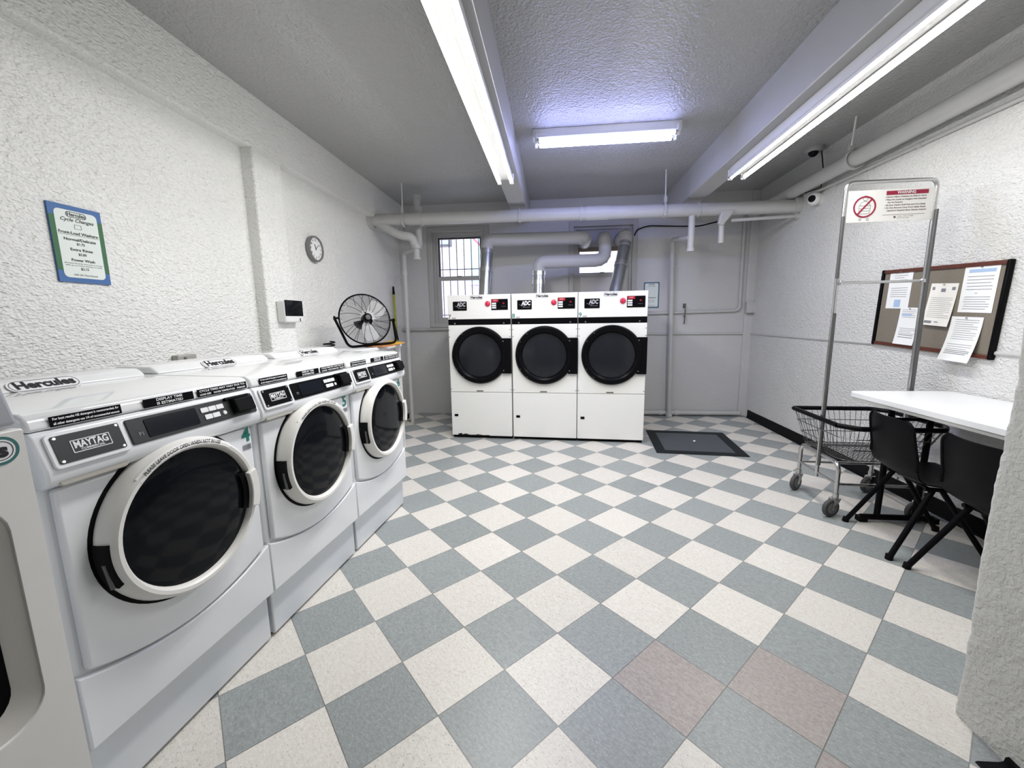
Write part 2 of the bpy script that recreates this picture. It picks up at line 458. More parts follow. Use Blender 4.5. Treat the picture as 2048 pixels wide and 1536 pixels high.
# ------------------------------------------------------------------ windows
def window(n, X0, X1, Z0, Z1, closed_top=False):
    root = bpy.data.objects.new('window_%d' % n, None); COL.objects.link(root); root.location = ((X0+X1)/2, YB, Z0)
    w, h = X1-X0, Z1-Z0
    struct(root)
    P = lambda *a: MB().bb(*a)
    WF = frame((0, 0, 0), (1, 0, 0), (0, 0, 1))         # z of this frame points into the room
    def rect(x0, x1, z0, z1): return [(x0, z0), (x1, z0), (x1, z1), (x0, z1)]
    def rg(name, m, o, i_, y0, y1, bev): return MB().ring(rect(*o), rect(*i_), -y1, -y0, WF).build(name, m, root, bevel=bev)
    rg('window_casing', FRAMEM, (-w/2-.055, w/2+.055, -.05, h+.06), (-w/2+.01, w/2-.01, .01, h-.01), -.02, .03, .006)
    MB().bb(-w/2-.085, w/2+.085, -.06, .02, -.085, -.052).build('window_sill', FRAMEM, root, bevel=.006)
    rg('window_frame', FRAMEM, (-w/2-.02, w/2+.02, -.02, h+.02), (-w/2+.045, w/2-.045, .04, h-.045), .03, .062, .004)
    rg('window_jamb', FRAMEM, (-w/2-.02, w/2+.02, -.02, h+.02), (-w/2+.075, w/2-.075, .06, h-.07), .062, .14, .004)
    zm = 2.045-Z0
    rg('upper_sash', GREYF if not closed_top else FRAMEM, (-w/2+.07, w/2-.07, zm-.02, h-.065), (-w/2+.10, w/2-.10, zm+.02, h-.095), .102, .13, .003)
    rg('lower_sash', FRAMEM, (-w/2+.07, w/2-.07, .055, zm+.01), (-w/2+.11, w/2-.11, .10, zm-.045), .065, .098, .003)
    MB().box((0, .06, zm+.012), (.06, .03, .012)).build('sash_lock', GREYF, root)
    if not closed_top:
        P(-w/2+.09, w/2-.09, .113, .117, zm, h-.08).build('upper_pane', GLASS, root)
        P(-w/2+.10, w/2-.10, .080, .084, .09, zm-.03).build('lower_pane', HAZY, root)
    else:
        P(-w/2+.09, w/2-.09, .113, .117, zm, h-.30).build('upper_pane', GLASS, root)
        P(-w/2+.10, w/2-.10, .080, .086, .09, zm-.03).build('lower_pane', FROST, root)
        P(-w/2+.075, w/2-.075, .07, .10, h-.275, h-.07).build('duct_board', PANELP, root)
        P(-w/2+.075, w/2-.075, .07, .105, h-.335, h-.278).build('wood_strip', PLYW, root)
    return root
window(1, *W1); window(2, *W2, closed_top=True)

# what stands outside the windows
g = MB()
for k in range(9): g.cyl((-1.86+k*.115, 6.42, 1.05), (-1.86+k*.115, 6.42, 2.95), .007, 8)
for z in (1.5, 2.2, 2.9): g.cyl((-1.9, 6.42, z), (-.9, 6.42, z), .007, 8)
tag(g.build('window_grille', GRILLE), 'thin iron bars outside the left back window', 'window grille')
st = MB().bb(-4.0, 3.5, 8.6, 8.8, -.2, 5.0).build('wall_courtyard', brick_mat()); struct(st)
struct(MB().bb(-4.0, 3.5, 6.35, 8.6, .2, .3).build('floor_courtyard', mat('pale_concrete', (.6, .6, .6), .9)))
hs = MB().tube([(-1.95, 7.6, 3.45), (-1.5, 7.6, 2.9), (-.7, 7.6, 2.15)], .022, 10)
tag(hs.build('hose', mat('pink_hose', (.55, .16, .20), .5)), 'pinkish red hose slanting down outside the left back window', 'hose')
b = thing('flood_lamp', 'dark grey lamp box hanging outside the left back window', 'lamp', (-2.22, 8.35, 3.05))
MB().bb(-.14, .14, -.12, .1, -.16, .14).build('lamp_body', GREYF, b, bevel=.02)
MB().bb(-.12, .12, -.13, -.118, -.14, .10).build('lamp_lens', mat('grey_lens', (.3, .3, .32), .3), b)
MB().cyl((0, .1, .05), (0, .3, .05), .03).build('bracket', GREYF, b)
oww = thing('outside_window', 'pale green window of the building across the courtyard', 'window', (-1.35, 8.6, 2.2))
MB().ring(rrect(.9, 1.7, .01), rrect(.78, 1.58, .01), -.02, .06, frame((0, 0, .8), (1, 0, 0), (0, 0, 1))).build('outer_frame', WHTPL, oww)
MB().bb(-.40, .40, -.03, -.005, 0.0, 1.6).build('pane', mat('pale_green_pane', (.50, .66, .60), .2), oww)

# ------------------------------------------------------------------ washers
def plate(mb, M, w, h, r, t, c=(0, 0)): return mb.prism(rrect(w, h, r, 4, c), 0, t, M)
ROWG = 'front-load washers along the left wall'
XF0, SL = -1.262, .07
def hercules(parent, M, w, oval=True, ink=INK, edge=GINK, bold=.004):
    h = w*.27
    bg = MB(); plate(bg, M, w*1.06, h*1.06, h*.52, .0008); bg.build('logo_sticker', WHT, parent)
    if oval:
        o = rrect(w, h, h*.49, 8); i = rrect(w*.97, h*.88, h*.43, 8)
        MB().ring(o, i, .0008, .0012, M).build('logo_outline', edge, parent)
    MB().text('Hercules', h*.92, M @ Matrix.Translation((0, h*.02, .0014)), bold=w*.010, width=w*.86).flat('logo_lettering', ink, parent)

def washer(num, yc, label):
    x = XF0+SL*(yc-1.511)
    t = thing('front_load_washer', label, 'washer', (x, yc, 0), -math.atan(SL), ROWG)
    hw = .3425
    MB().bb(-.68, -.005, -hw+.008, hw-.008, 0.012, .225).build('plinth', mat('plinth_paint', (.70, .73, .76), .4), t, bevel=.006)
    MB().bb(-.66, -.03, -hw+.02, hw-.02, 0, .014).build('kick_strip', BLKM, t)
    MB().bb(-.70, .008, -hw, hw, .225, 1.145).build('cabinet', ENAMEL, t, bevel=.018, seg=3)
    FR = frame((.006, 0, 0), (0, 1, 0), (0, 0, 1))    # front plane: x across, y up, z forward
    cz = lambda s: .388 + .64*s*s
    n = 24
    arc = [(-hw+2*hw*k/n, cz(-hw+2*hw*k/n)) for k in range(n+1)]
    toe = [(-hw, .232)] + [(hw, .232)] + [(s, z-.003) for s, z in reversed(arc)]
    MB().prism(toe, 0, .022, FR).build('toe_panel', ENAMEL, t, bevel=.005)
    fp = [(s*.93, z+.003) for s, z in arc] + [(hw*.93, .992), (-hw*.93, .992)]
    MB().prism(fp, 0, .024, FR).build('front_panel', ENAMEL, t, bevel=.010, seg=3)
    # console
    CP = [(-.02, .998), (.03, .998), (.052, 1.010), (.060, 1.025), (.060, 1.048), (.030, 1.138), (.02, 1.145), (-.02, 1.145)]
    MXZ = Matrix(((1, 0, 0, 0), (0, 0, -1, 0), (0, 1, 0, 0), (0, 0, 0, 1)))   # prism x->x, y->z, z->-y
    MB().prism(CP, -hw, hw, MXZ).build('console', ENAMEL, t, bevel=.007, seg=3)
    # lid and back riser
    LP = [(-.70, 1.147), (.022, 1.147), (.020, 1.165), (.012, 1.186), (-.006, 1.194), (-.46, 1.198), (-.70, 1.198)]
    lid = MB().prism(LP, -hw+.002, hw-.002, MXZ).build('lid', LIDM, t, bevel=.008, seg=3)
    RP = [(-.445, 1.197), (-.475, 1.222), (-.49, 1.229), (-.66, 1.231), (-.69, 1.222), (-.70, 1.197)]
    ris = MB().prism(RP, -hw+.018, hw-.018, MXZ).build('back_riser', LIDM, t, bevel=.012, seg=3)
    rd = Vector((-.030, 0, .025)).normalized()
    hercules(ris, frame((-.4615, 0, 1.2108), (0, 1, 0), tuple(rd)) @ Matrix.Translation((0, 0, .0035)), .185)
    # lid stickers
    LF = frame((.0205, 0, 1.165), (0, 1, 0), (-.10, 0, 1)) @ Matrix.Translation((0, 0, .002))
    for s0, s1, lines in ((-.296, -.13, ('For best results HE detergent is recommended, for', 'all other detergents use 1/4 of recommended amount')), (-.068, .098, ('DISPLAY TIME', 'IS ESTIMATED')), (.113, .327, ('CYCLE TIMES MAY VARY DUE TO:', 'LOAD SIZE    WATER TEMPERATURE    PRESSURE'))):
        st_ = MB(); plate(st_, LF @ Matrix.Translation(((s0+s1)/2, 0, 0)), s1-s0, .027, .001, .001); so = st_.build('notice_sticker', BLK, t)
        q = MB()
        big = len(lines[0]) < 20
        for k, ln in enumerate(lines):
            q.text(ln, .0115 if big else (.010 if k == 0 and s0 > .1 else .0085), LF @ Matrix.Translation(((s0+s1)/2, .0062-.0124*k, .0012)), bold=.0003, width=(s1-s0)*(.52 if big else .92))
        q.flat('sticker_lettering', WHT, so)
    # console faces
    cd = Vector((-.030, 0, .090)).normalized()
    CF = frame((.045, 0, 1.093), (0, 1, 0), tuple(cd)) @ Matrix.Translation((0, 0, .0005))
    dr = MB(); plate(dr, CF @ Matrix.Translation((-.236, -.002, 0)), .178, .094, .012, .006); dro = dr.build('detergent_drawer', ENAMEL, t, bevel=.003)
    dp = MB(); plate(dp, CF @ Matrix.Translation((-.236, 0, .006)), .155, .074, .005, .002); dp.build('drawer_plaque', PLAQUE if num == 4 else BLK, dro)
    lg = CF @ Matrix.Translation((-.234, 0, .0082))
    MB().ring(rrect(.090, .034, .002), rrect(.086, .030, .001), 0, .0008, lg).build('brand_outline', WHT, dro)
    MB().text('MAYTAG', .026, lg @ Matrix.Translation((0, .003, 0)), bold=.0009, width=.078).text('COMMERCIAL', .0075, lg @ Matrix.Translation((0, -.0105, 0)), bold=.0002, width=.055).flat('brand_lettering', WHT, dro)
    for a in (-1, 1):
        for c in (-1, 1): MB().lathe([(.0001, .002), (.0035, .002), (.0045, 0)], 12, CF @ Matrix.Translation((-.236+a*.070, c*.031, .008))).build('screw', STEEL, dro)
    rc = MB(); plate(rc, frame((.030, -.236, 1.016), (0, 1, 0), (0, 0, 1)) @ Matrix.Translation((0, 0, 0)), .165, .030, .013, .026); rc.build('finger_recess', RECM, t, bevel=.004)
    cpq = MB(); plate(cpq, CF @ Matrix.Translation((.094, 0, 0)), .466, .078, .006, .004); cpo = cpq.build('control_panel', PLAQUE if num == 4 else BLK, t, bevel=.002)
    sc_ = MB(); plate(sc_, CF @ Matrix.Translation((-.005, .001, .004)), .170, .058, .006, .002); sc_.build('display', DISPM, cpo)
    MB().text('P1', .016, CF @ Matrix.Translation((-.108, -.012, .0045)), bold=.0004).flat('panel_mark', GINK, cpo)
    kb = MB()
    for k in range(3): plate(kb, CF @ Matrix.Translation((.110+k*.031, .014, .004)), .028, .017, .002, .003)
    for k in range(2): plate(kb, CF @ Matrix.Translation((.117+k*.031, -.012, .004)), .028, .017, .002, .003)
    kb.lathe([(.0001, .003), (.007, .003), (.008, 0)], 14, CF @ Matrix.Translation((.184, -.012, .004)))
    kb.build('button_keypad', WHT, cpo)
    MB().box((.262, 0, .016), (.088, .056, .026), CF).build('coin_slide', BLKM, cpo, bevel=.006)
    MB().box((.252, .034, .007), (.110, .012, .012), CF).build('coin_slot', BLK, cpo, bevel=.003)
    # door
    DC = frame((.028, 0, .775), (0, 1, 0), (0, 0, 1))
    d = MB().lathe([(.224, .030), (.262, .004), (.264, .016), (.258, .040), (.250, .058), (.243, .064), (.232, .063), (.226, .056), (.222, .045)], 72, DC, closed=True).build('door_ring', RINGP, t)
    MB().lathe([(.262, 0), (.274, 0), (.274, .003), (.262, .003)], 64, DC, closed=True).build('door_gap_shade', BLKM, d)  # black ring paints the shadowed gap around the door
    MB().lathe([(.0001, .056), (.08, .0555), (.15, .053), (.20, .049), (.226, .043), (.226, .02), (.0001, .02)], 64, DC).build('door_glass', BLKGLASS, d)
    hg = MB()
    for k in range(9):
        a = R(180-12+36*k/8)
        hg.box((.256*math.cos(a), .256*math.sin(a), .030), (.028, .026, .052), DC @ Matrix.Identity(4))
    MB().loft([[(.268*math.cos(a), .268*math.sin(a), .008), (.268*math.cos(a), .268*math.sin(a), .048), (.248*math.cos(a), .248*math.sin(a), .050), (.248*math.cos(a), .248*math.sin(a), .008)] for a in [R(173+30*k/8) for k in range(9)]], DC).build('hinge', BLKM, d)
    MB().cyl((-.266, -.02, .040), (-.255, -.10, .040), .006, 10, DC).build('hinge_pin', GALVD, d)
    MB().loft([[(.250*math.cos(a), .250*math.sin(a), .060), (.250*math.cos(a), .250*math.sin(a), .078), (.212*math.cos(a), .212*math.sin(a), .080), (.212*math.cos(a), .212*math.sin(a), .058)] for a in [R(-18+36*k/8) for k in range(9)]], DC).build('door_handle', RINGP, d, bevel=.004)
    MB().loft([[(.213*math.cos(a), .213*math.sin(a), .05), (.213*math.cos(a), .213*math.sin(a), .062), (.190*math.cos(a), .190*math.sin(a), .060), (.190*math.cos(a), .190*math.sin(a), .045)] for a in [R(-20+40*k/8) for k in range(9)]], DC).build('handle_recess', BLKM, d)
    # door lettering
    st2 = MB().loft([[(.254*math.cos(a), .254*math.sin(a), .0575), (.236*math.cos(a), .236*math.sin(a), .0655), (.236*math.cos(a), .236*math.sin(a), .064), (.254*math.cos(a), .254*math.sin(a), .056)] for a in [R(132-80*k/24) for k in range(25)]], DC).build('door_sticker', mat('clear_sticker', (.86, .86, .84), .3), d)
    if num in (4, 5):
        MB().text('PLEASE LEAVE DOOR OPEN WHEN NOT IN USE', .0165, DC @ Matrix.Translation((0, 0, .0655)), bend=(.2445, R(95)), bold=.0004, width=.275).flat('door_lettering', INK, d)
    NF = frame((.0312, .287, .965), (0, 1, 0), (0, 0, 1))
    nm = MB().text(str(num), .080, NF, bold=.0020).flat('number', TEAL, t)
    q = MB(); random.seed(num)
    for k in range(10): q.box((-.019+.0042*k, -.048, .0006), (.0015+.0014*random.random(), .022, .0008), NF)
    q.build('tag_bars', GINK, t)
    return t
washer(4, 1.180, 'nearest complete front-load washer, teal number 4 beside its big black round door')
washer(5, 1.868, 'middle white front-load washer with teal number 5 by its door')
washer(6, 2.557, 'farthest white front-load washer, numbered 6, below the black fan')

# foreground machine, cut by the left edge of the photo
t = thing('washing_machine', 'white machine with rounded square window cut off at the left edge', 'washer', (-1.2, .44, 0), -.02)
MB().bb(-.72, -.03, -.335, .335, 0, 1.16).build('cabinet', ENAMEL, t, bevel=.01)
FG = frame((0, 0, 0), (0, 1, 0), (0, 0, 1))
o_ = rrect(.666, 1.08, .004, 6, (0, .642)); i_ = rrect(.556, .53, .075, 6, (0, .768))
MB().ring(o_, i_, -.03, 0, FG).build('front_panel', mat('front_enamel', (.74, .73, .70), .4), t, bevel=.004)
mid = rrect(.47, .445, .06, 6, (0, .768)); inn = rrect(.43, .40, .05, 6, (0, .768))
def l3(poly, z): return [(x, y, z) for x, y in poly]
MB().loft([l3(i_, -.004), l3(mid, -.022), l3(mid, -.034), l3(i_, -.034)], FG, closed=True).build('door_bezel', mat('beige_bezel', (.56, .54, .50), .35), t)
MB().loft([l3(mid, -.018), l3(inn, -.030), l3(inn, -.045), l3(mid, -.045)], FG, closed=True).build('door_gasket', BLK, t)
MB().prism(inn, -.044, -.034, FG).build('door_glass', mat('grey_glass', (.24, .25, .27), .15), t)
MB().bb(-.70, -.04, -.32, .32, 0, .11).build('plinth', BLKM, t)
CPp = [(-.30, 1.165), (-.012, 1.190), (-.010, 1.2), (-.075, 1.42), (-.11, 1.44), (-.30, 1.44)]
MXZ = Matrix(((1, 0, 0, 0), (0, 0, -1, 0), (0, 1, 0, 0), (0, 0, 0, 1)))
cs = MB().prism(CPp, -.333, .333, MXZ).build('console', CONSG, t, bevel=.008)
cdv = Vector((-.065, 0, .22)).normalized()
q = MB(); plate(q, frame((-.042, .0, 1.305), (0, 1, 0), tuple(cdv)) @ Matrix.Translation((0, 0, .001)), .61, .18, .01, .002); q.build('control_panel', GREYF, cs)
HM = frame((.0008, .215, 1.142), (0, 1, 0), (0, 0, 1))
q = MB(); plate(q, HM, .21, .062, .03, .0006); q.build('logo_sticker', WHT, t)
MB().ring(rrect(.21, .062, .0305, 8), rrect(.198, .050, .0245, 8), .0006, .001, HM).build('logo_outline', mat('dark_teal_print', (.03, .16, .15), .5), t)
MB().ring(rrect(.190, .042, .0205, 8), rrect(.187, .039, .019, 8), .0006, .001, HM).build('logo_inner_line', INK, t)
MB().text('Hercules', .042, HM @ Matrix.Translation((0, 0, .0008)), bold=.0020, width=.17).flat('logo_lettering', INK, t)

# ------------------------------------------------------------------ dryers
DG = 'dryers against the back wall'
def dryer(num, xc, yf, label):
    t = thing('tumble_dryer', label, 'dryer', (xc, yf, 0), R(-3.1), DG)
    hw = .3715
    FR = frame((0, 0, 0), (1, 0, 0), (0, 0, 1))      # z = towards the room (-y)
    MB().bb(-hw+.01, hw-.01, .03, .98, 0, .05).build('kick_base', BLKM, t)
    MB().bb(-hw, hw, .018, 1.0, .035, 1.70).build('cabinet', DENAM, t, bevel=.004)
    MB().bb(-hw+.002, hw-.002, 0, .02, .035, .563).build('lower_panel', DENAM, t, bevel=.003)
    dp = MB().bb(-hw+.002, hw-.002, 0, .02, .569, 1.357).build('door_panel', DENAM, t, bevel=.003)
    MB().bb(-hw+.002, hw-.002, .003, .02, 1.357, 1.424).build('black_band', BLK, t)
    for s in (-1, 1): MB().lathe([(.0001, .004), (.007, .004), (.009, 0)], 14, FR @ Matrix.Translation((s*.29, 1.376, 0))).build('band_screw', STEEL, t)
    cpn = MB().bb(-hw+.002, hw-.002, -.002, .02, 1.424, 1.70).build('control_panel', DENAM, t, bevel=.003)
    q = MB(); plate(q, FR @ Matrix.Translation((-.222, 1.575, .002)), .165, .104, .008, .004); bd = q.build('brand_plate', BLK, cpn)
    BM = FR @ Matrix.Translation((-.205, 1.590, .0065))
    MB().text('ADC', .062, BM, bold=.003, shear=.12, width=.105).flat('brand_lettering', WHT if num == 8 else mat('silver_print', (.45, .45, .47), .4), cpn)
    MB().tube([(-.075+.012*k, -.012-.018*math.sin(PI*k/9)-.0006*k, .0) for k in range(6)], .0022, 6, M=BM).box((.005, -.041, .0), (.085, .004, .0006), BM).build('brand_swoosh', GINK, cpn)
    MB().lathe([(.0001, .014), (.024, .013), (.030, .008), (.032, 0)], 28, FR @ Matrix.Translation((.107, 1.595, .002))).build('stop_button', RED, cpn)
    q = MB(); plate(q, FR @ Matrix.Translation((.246, 1.585, .002)), .192, .122, .006, .004); q.build('display_panel', BLK, cpn)
    CP_ = FR @ Matrix.Translation((.246, 1.585, .0062))
    MB().box((-.052, .043, 0), (.078, .030, .001), CP_).build('red_header', REDD, cpn)
    MB().text('STOP', .020, CP_ @ Matrix.Translation((-.052, .043, .0006)), bold=.0008, width=.04).flat('header_lettering', mat('pink_print', (.75, .30, .36), .5), cpn)
    for k in range(3): MB().box((-.064, .012-.024*k, 0), (.050, .017, .003), CP_).build('cycle_button', WHT, cpn, bevel=.001)
    MB().text('30', .022, CP_ @ Matrix.Translation((.046, .012, .0004)), bold=.0006).flat('red_digits', emit('led_red', (1, .08, .10), .5), cpn)
    MB().box((.046, -.022, 0), (.05, .004, .0006), CP_).build('panel_line', GREYF, cpn)
    hercules(cpn, FR @ Matrix.Translation((-.022, 1.668, .0025)), .155)
    NM = FR @ Matrix.Translation((-.349, 1.452, .0025))
    MB().text(str(num), .068, NM, bold=.0008, width=.032).flat('number', TEAL if num > 7 else mat('dark_print', (.05, .07, .07), .5), cpn)
    q = MB()
    for k in range(5): q.box((.032+.009*k, -.016, 0), (.005, .018, .0006), NM)
    q.build('tag_bars', GINK, cpn)
    # door
    DC = FR @ Matrix.Translation((0, 1.005, 0))
    pr_ = [(.333, 0), (.333, .022), (.322, .040), (.300, .046), (.275, .040), (.256, .022), (.250, .010)]
    d = MB().lathe(pr_ + [(.25, 0)], 72, DC, closed=True).build('door_ring', BLK, t)
    MB().lathe([(.0001, .020), (.12, .018), (.20, .014), (.256, .008), (.256, .002), (.0001, .002)], 56, DC).build('door_glass', DRYGLASS, d)
    MB().bb(.268, hw+.004, -.036, -.001, .795, 1.203).build('handle_plate', BLK, d, bevel=.006)
    for z in (.83, 1.17): MB().lathe([(.0001, .003), (.006, .003), (.007, 0)], 12, FR @ Matrix.Translation((.285, z, .036))).build('plate_screw', STEEL, d)
    for k in (150, 210, 232, 128): MB().lathe([(.0001, .003), (.005, .003), (.006, 0)], 12, DC @ Matrix.Translation((.312*math.cos(R(k)), .312*math.sin(R(k)), .042))).build('ring_screw', GALVD, d)
    MB().bb(-.05, .03, -.003, .001, .577, .588).build('pull_slot', GREYF, dp)
    MB().bb(-.333, -.288, -.004, .001, .268, .296).build('lock', BLK, t)
    for z in (.60, 1.30, 1.22): 
        for s in (-1, 1): MB().box((s*(hw-.012), -.001, z), (.012, .003, .006)).build('panel_clip', GALVD, t)
    if num == 7:
        q = MB(); poly = [(-.29, .052), (-.255, .06), (-.24, .045), (-.2, .055), (-.15, .042), (-.08, .044), (-.05, .05), (.02, .041), (.08, .045), (.10, .037), (-.30, .037)]
        q.prism(poly, .0005, .0015, FR); q.build('paint_chip', BLKM, t)
    return t
dryer(7, -.874, 4.700, 'left white tumble dryer numbered 7, chipped paint at its bottom edge')
dryer(8, -.121, 4.660, 'middle white tumble dryer numbered 8 with bright brand plate')
dryer(9, .626, 4.620, 'right white tumble dryer numbered 9 beside the floor hatch')

# ------------------------------------------------------------------ dryer ducts
def duct(label, low, high, rad, elbow_r=.13):
    t = thing('exhaust_duct', label, 'duct', (0, 0, 0), 0, 'dryer exhaust ducts')
    # low: straight galvanised run
    a, b_ = Vector(low[0]), Vector(low[1]); dv = (b_-a)
    MB().cyl(a, b_, rad, 24).build('metal_pipe', GALV, t)
    for k in (.58, .97):
        p = a+dv*k; e = dv.normalized()*.028
        MB().cyl(p-e, p+e, rad*1.07, 24).build('clamp', STEEL, t)
    MB().tube(fillet(high, elbow_r, 4), rad*1.03, 24).build('painted_pipe', PAINTD, t)
    pts = fillet(high, elbow_r, 4)
    sm = MB()
    for k in range(1, len(pts)-1):
        d_ = (pts[k+1]-pts[k-1]).normalized()*.004
        sm.cyl(pts[k]-d_, pts[k]+d_, rad*1.055, 24)
    sm.build('seam_rib', PAINTD, t)
    return t
duct('left exhaust duct rising from dryer 7 and running across between both windows', [(-.910, 5.35, 1.70), (-.890, 5.49, 2.31)], [(-.890, 5.49, 2.30), (-.885, 5.50, 2.445), (.395, 5.62, 2.455), (.415, 6.10, 2.47)], .080)
duct('middle exhaust duct from dryer 8 with two bends below the left duct', [(-.215, 5.40, 1.70), (-.210, 5.45, 2.00)], [(-.210, 5.45, 1.98), (-.208, 5.45, 2.14), (.655, 5.66, 2.17), (.66, 5.76, 2.50), (.66, 6.10, 2.51)], .080)
duct('slanting silver exhaust duct from dryer 9 up into the right window', [(.742, 5.30, 1.70), (.905, 5.62, 2.36)], [(.90, 5.61, 2.34), (.93, 5.70, 2.51), (.90, 6.10, 2.50)], .080)

# ------------------------------------------------------------------ pipes
t = thing('drain_pipe', 'thick white painted drain pipe running across below the ceiling at the back', 'pipe', (0, 0, 0))
PA, PB = Vector((XL+.0, 5.1, 2.655)), Vector((XR, 5.1, 2.612))
MB().cyl(PA, PB, .072, 28).build('main_run', PAINTP, t)
for x in (-1.62, -.42, .30, 1.62): MB().cyl((x-.012, 5.1, 2.655-.0086*(x+2.29)), (x+.012, 5.1, 2.655-.0086*(x+2.29)), .081, 28).build('coupling', PAINTP, t)
MB().cyl((.36, 5.1, 2.632), (.62, 5.1, 2.630), .079, 28).build('repair_sleeve', PAINTP, t)
MB().cyl((XL, 5.1, 2.655), (XL+.05, 5.1, 2.655), .100, 28).build('wall_flange', PAINTP, t)
MB().cyl((XR-.06, 5.1, 2.625), (XR, 5.1, 2.625), .095, 28).build('wall_flange', PAINTP, t)
MB().tube(fillet([(XL+.10, 5.1, 2.63), (XL+.36, 5.1, 2.47), (XL+.50, 5.13, 2.45), (-1.77, 5.16, 2.43), (-1.735, 5.18, 2.33)], .08, 5), .052, 20).build('branch_bend', PAINTP, t)
MB().cyl((-1.735, 5.18, 2.34), (-1.735, 5.18, 2.185), .036, 18).build('trap_stub', PAINTP, t)
MB().cyl((-1.74, 5.30, 2.37), (-1.74, 5.30, 2.98), .042, 20).build('vent_stack', PAINTP, t)
for a_, b_, r_ in (((-1.735, 5.18, 2.36), (-1.735, 5.18, 2.31), .057), ((-1.735, 5.18, 2.205), (-1.735, 5.18, 2.18), .046), ((-1.74, 5.3, 2.84), (-1.74, 5.3, 2.80), .056), ((-1.74, 5.3, 2.98), (-1.74, 5.3, 2.93), .052)):
    MB().cyl(a_, b_, r_, 20).build('stack_collar', PAINTP, t)
MB().tube([(1.90, 5.1, 2.60), (1.88, 5.08, 2.47), (1.885, 5.08, 2.24)], .030, 16).build('cleanout_stub', PAINTP, t)
MB().prism([(-.02, 0), (.14, 0), (0, -.18), (-.05, -.15)], -.03, .03, frame((1.88, 5.06, 2.60), (1, 0, 0), (0, 0, 1))).build('branch_wye', PAINTP, t, bevel=.015)
MB().cyl((1.56, 5.1, 2.6), (1.565, 5.12, 2.18), .035, 16).cyl((1.565, 5.12, 2.20), (1.565, 5.12, 2.165), .043, 16).build('branch_drop', PAINTP, t)
for x, z1 in ((-1.845, 2.645), (1.245, 2.634)):
    h_ = thing('pipe_hanger', 'hanger rod holding the drain pipe %s' % ('above the corner fan' if x < 0 else 'right of the small blue-lit lamp'), 'hanger', (x, 5.1, 0), 0, 'hangers of the drain pipe')
    MB().cyl((0, -.06, z1-.07), (0, -.03, ZC), .007, 10).build('rod', WHTPL, h_)
    MB().ring(circ(.088, 28), circ(.0765, 28), -.012, .012, frame((0, 0, z1), (0, 1, 0), (0, 0, 1))).box((0, -.05, z1+.10), (.03, .03, .06)).build('clevis', PAINTP, h_)
t = thing('drain_pipe', 'white painted pipe running along the right wall under the ceiling', 'pipe', (0, 0, 0))
MB().cyl((2.60, 1.42, 2.748), (2.60, 6.0, 2.755), .066, 28).build('main_run', PAINTP, t)
MB().cyl((2.525, 4.05, 2.84), (2.52, 4.02, ZC), .007, 10).build('hanger_rod', WHTPL, t)
MB().ring(circ(.088, 28), circ(.0765, 28), -.012, .012, frame((2.595, 4.1, 2.748), (1, 0, 0), (0, 0, 1))).box((2.54, 4.08, 2.84), (.03, .03, .05)).build('clevis', PAINTP, t)
t = thing('conduit', 'thin white conduit on the right wall just below the pipe', 'conduit', (0, 0, 0))
MB().tube([(2.685, 1.42, 2.60), (2.685, 4.60, 2.665), (2.66, 4.72, 2.66)], .014, 12).build('tube', PAINTP, t)
for y in (3.55, 4.45): MB().cyl((2.685, y-.02, 2.60+.0204*(y-1.42)), (2.685, y+.02, 2.60+.0204*(y-1.42)), .019, 12).build('coupling', PAINTP, t)
t = thing('water_pipe', 'thin white pipe down the left back corner beside the yellow handle', 'pipe', (0, 0, 0))
MB().tube(fillet([(-1.74, 5.20, 2.32), (-1.99, 5.42, 2.30), (-1.995, 5.42, .0)], .04, 4), .026, 14).build('tube', PAINTP, t)
MB().cyl((-1.994, 5.42, 2.06), (-1.994, 5.42, 2.02), .034, 14).build('coupling', PAINTP, t)
t = thing('water_pipe', 'white vertical pipe on the back wall right of dryer 9', 'pipe', (0, 0, 0))
MB().tube(fillet([(1.565, 5.13, 2.325), (1.578, 5.93, 2.445), (1.635, 5.945, .02)], .05, 4), .030, 14).build('tube', PAINTP, t)
MB().cyl((1.635, 5.945, .0), (1.634, 5.945, .07), .045, 14).build('floor_fitting', PAINTP, t)
MB().cyl((1.586, 5.933, 2.12), (1.587, 5.933, 2.08), .037, 14).build('coupling', PAINTP, t)
MB().sphere((1.565, 5.13, 2.325), .042).build('pipe_elbow', PAINTP, t)
t = thing('conduit', 'white conduit dropping beside the right corner and turning left behind dryer 9', 'conduit', (0, 0, 0))
MB().tube(fillet([(2.52, 6.008, 2.72), (2.53, 6.008, 1.49), (1.0, 6.008, 1.465)], .07, 6), .020, 12).build('tube', PAINTP, t)
t = thing('water_pipe', 'slim white pipe parallel to the drain pipe near the right wall', 'pipe', (0, 0, 0))
MB().cyl((1.98, 5.08, 2.485), (2.68, 5.08, 2.505), .018, 12).build('tube', PAINTP, t)
MB().cyl((2.66, 5.08, 2.505), (2.70, 5.08, 2.505), .032, 14).build('wall_flange', PAINTP, t)
t = thing('floor_pipe', 'white pipe lying along the foot of the back wall beside the hatch', 'pipe', (0, 0, 0))
MB().cyl((.98, 5.98, .045), (2.62, 5.98, .045), .03, 14).build('tube', PAINTP, t)
for x in (1.52, 1.75): MB().cyl((x-.03, 5.98, .045), (x+.03, 5.98, .045), .038, 14).build('coupling', PAINTP, t)
tag(MB().tube(fillet([(1.085, 6.00, 2.53), (1.11, 5.99, 2.60), (1.25, 5.99, 2.652), (1.6, 5.98, 2.63), (1.91, 5.95, 2.61), (2.08, 5.6, 2.60)], .08, 4), .008, 8).build('cable', BLKM), 'black cable looping from the right window along the back wall', 'cable')

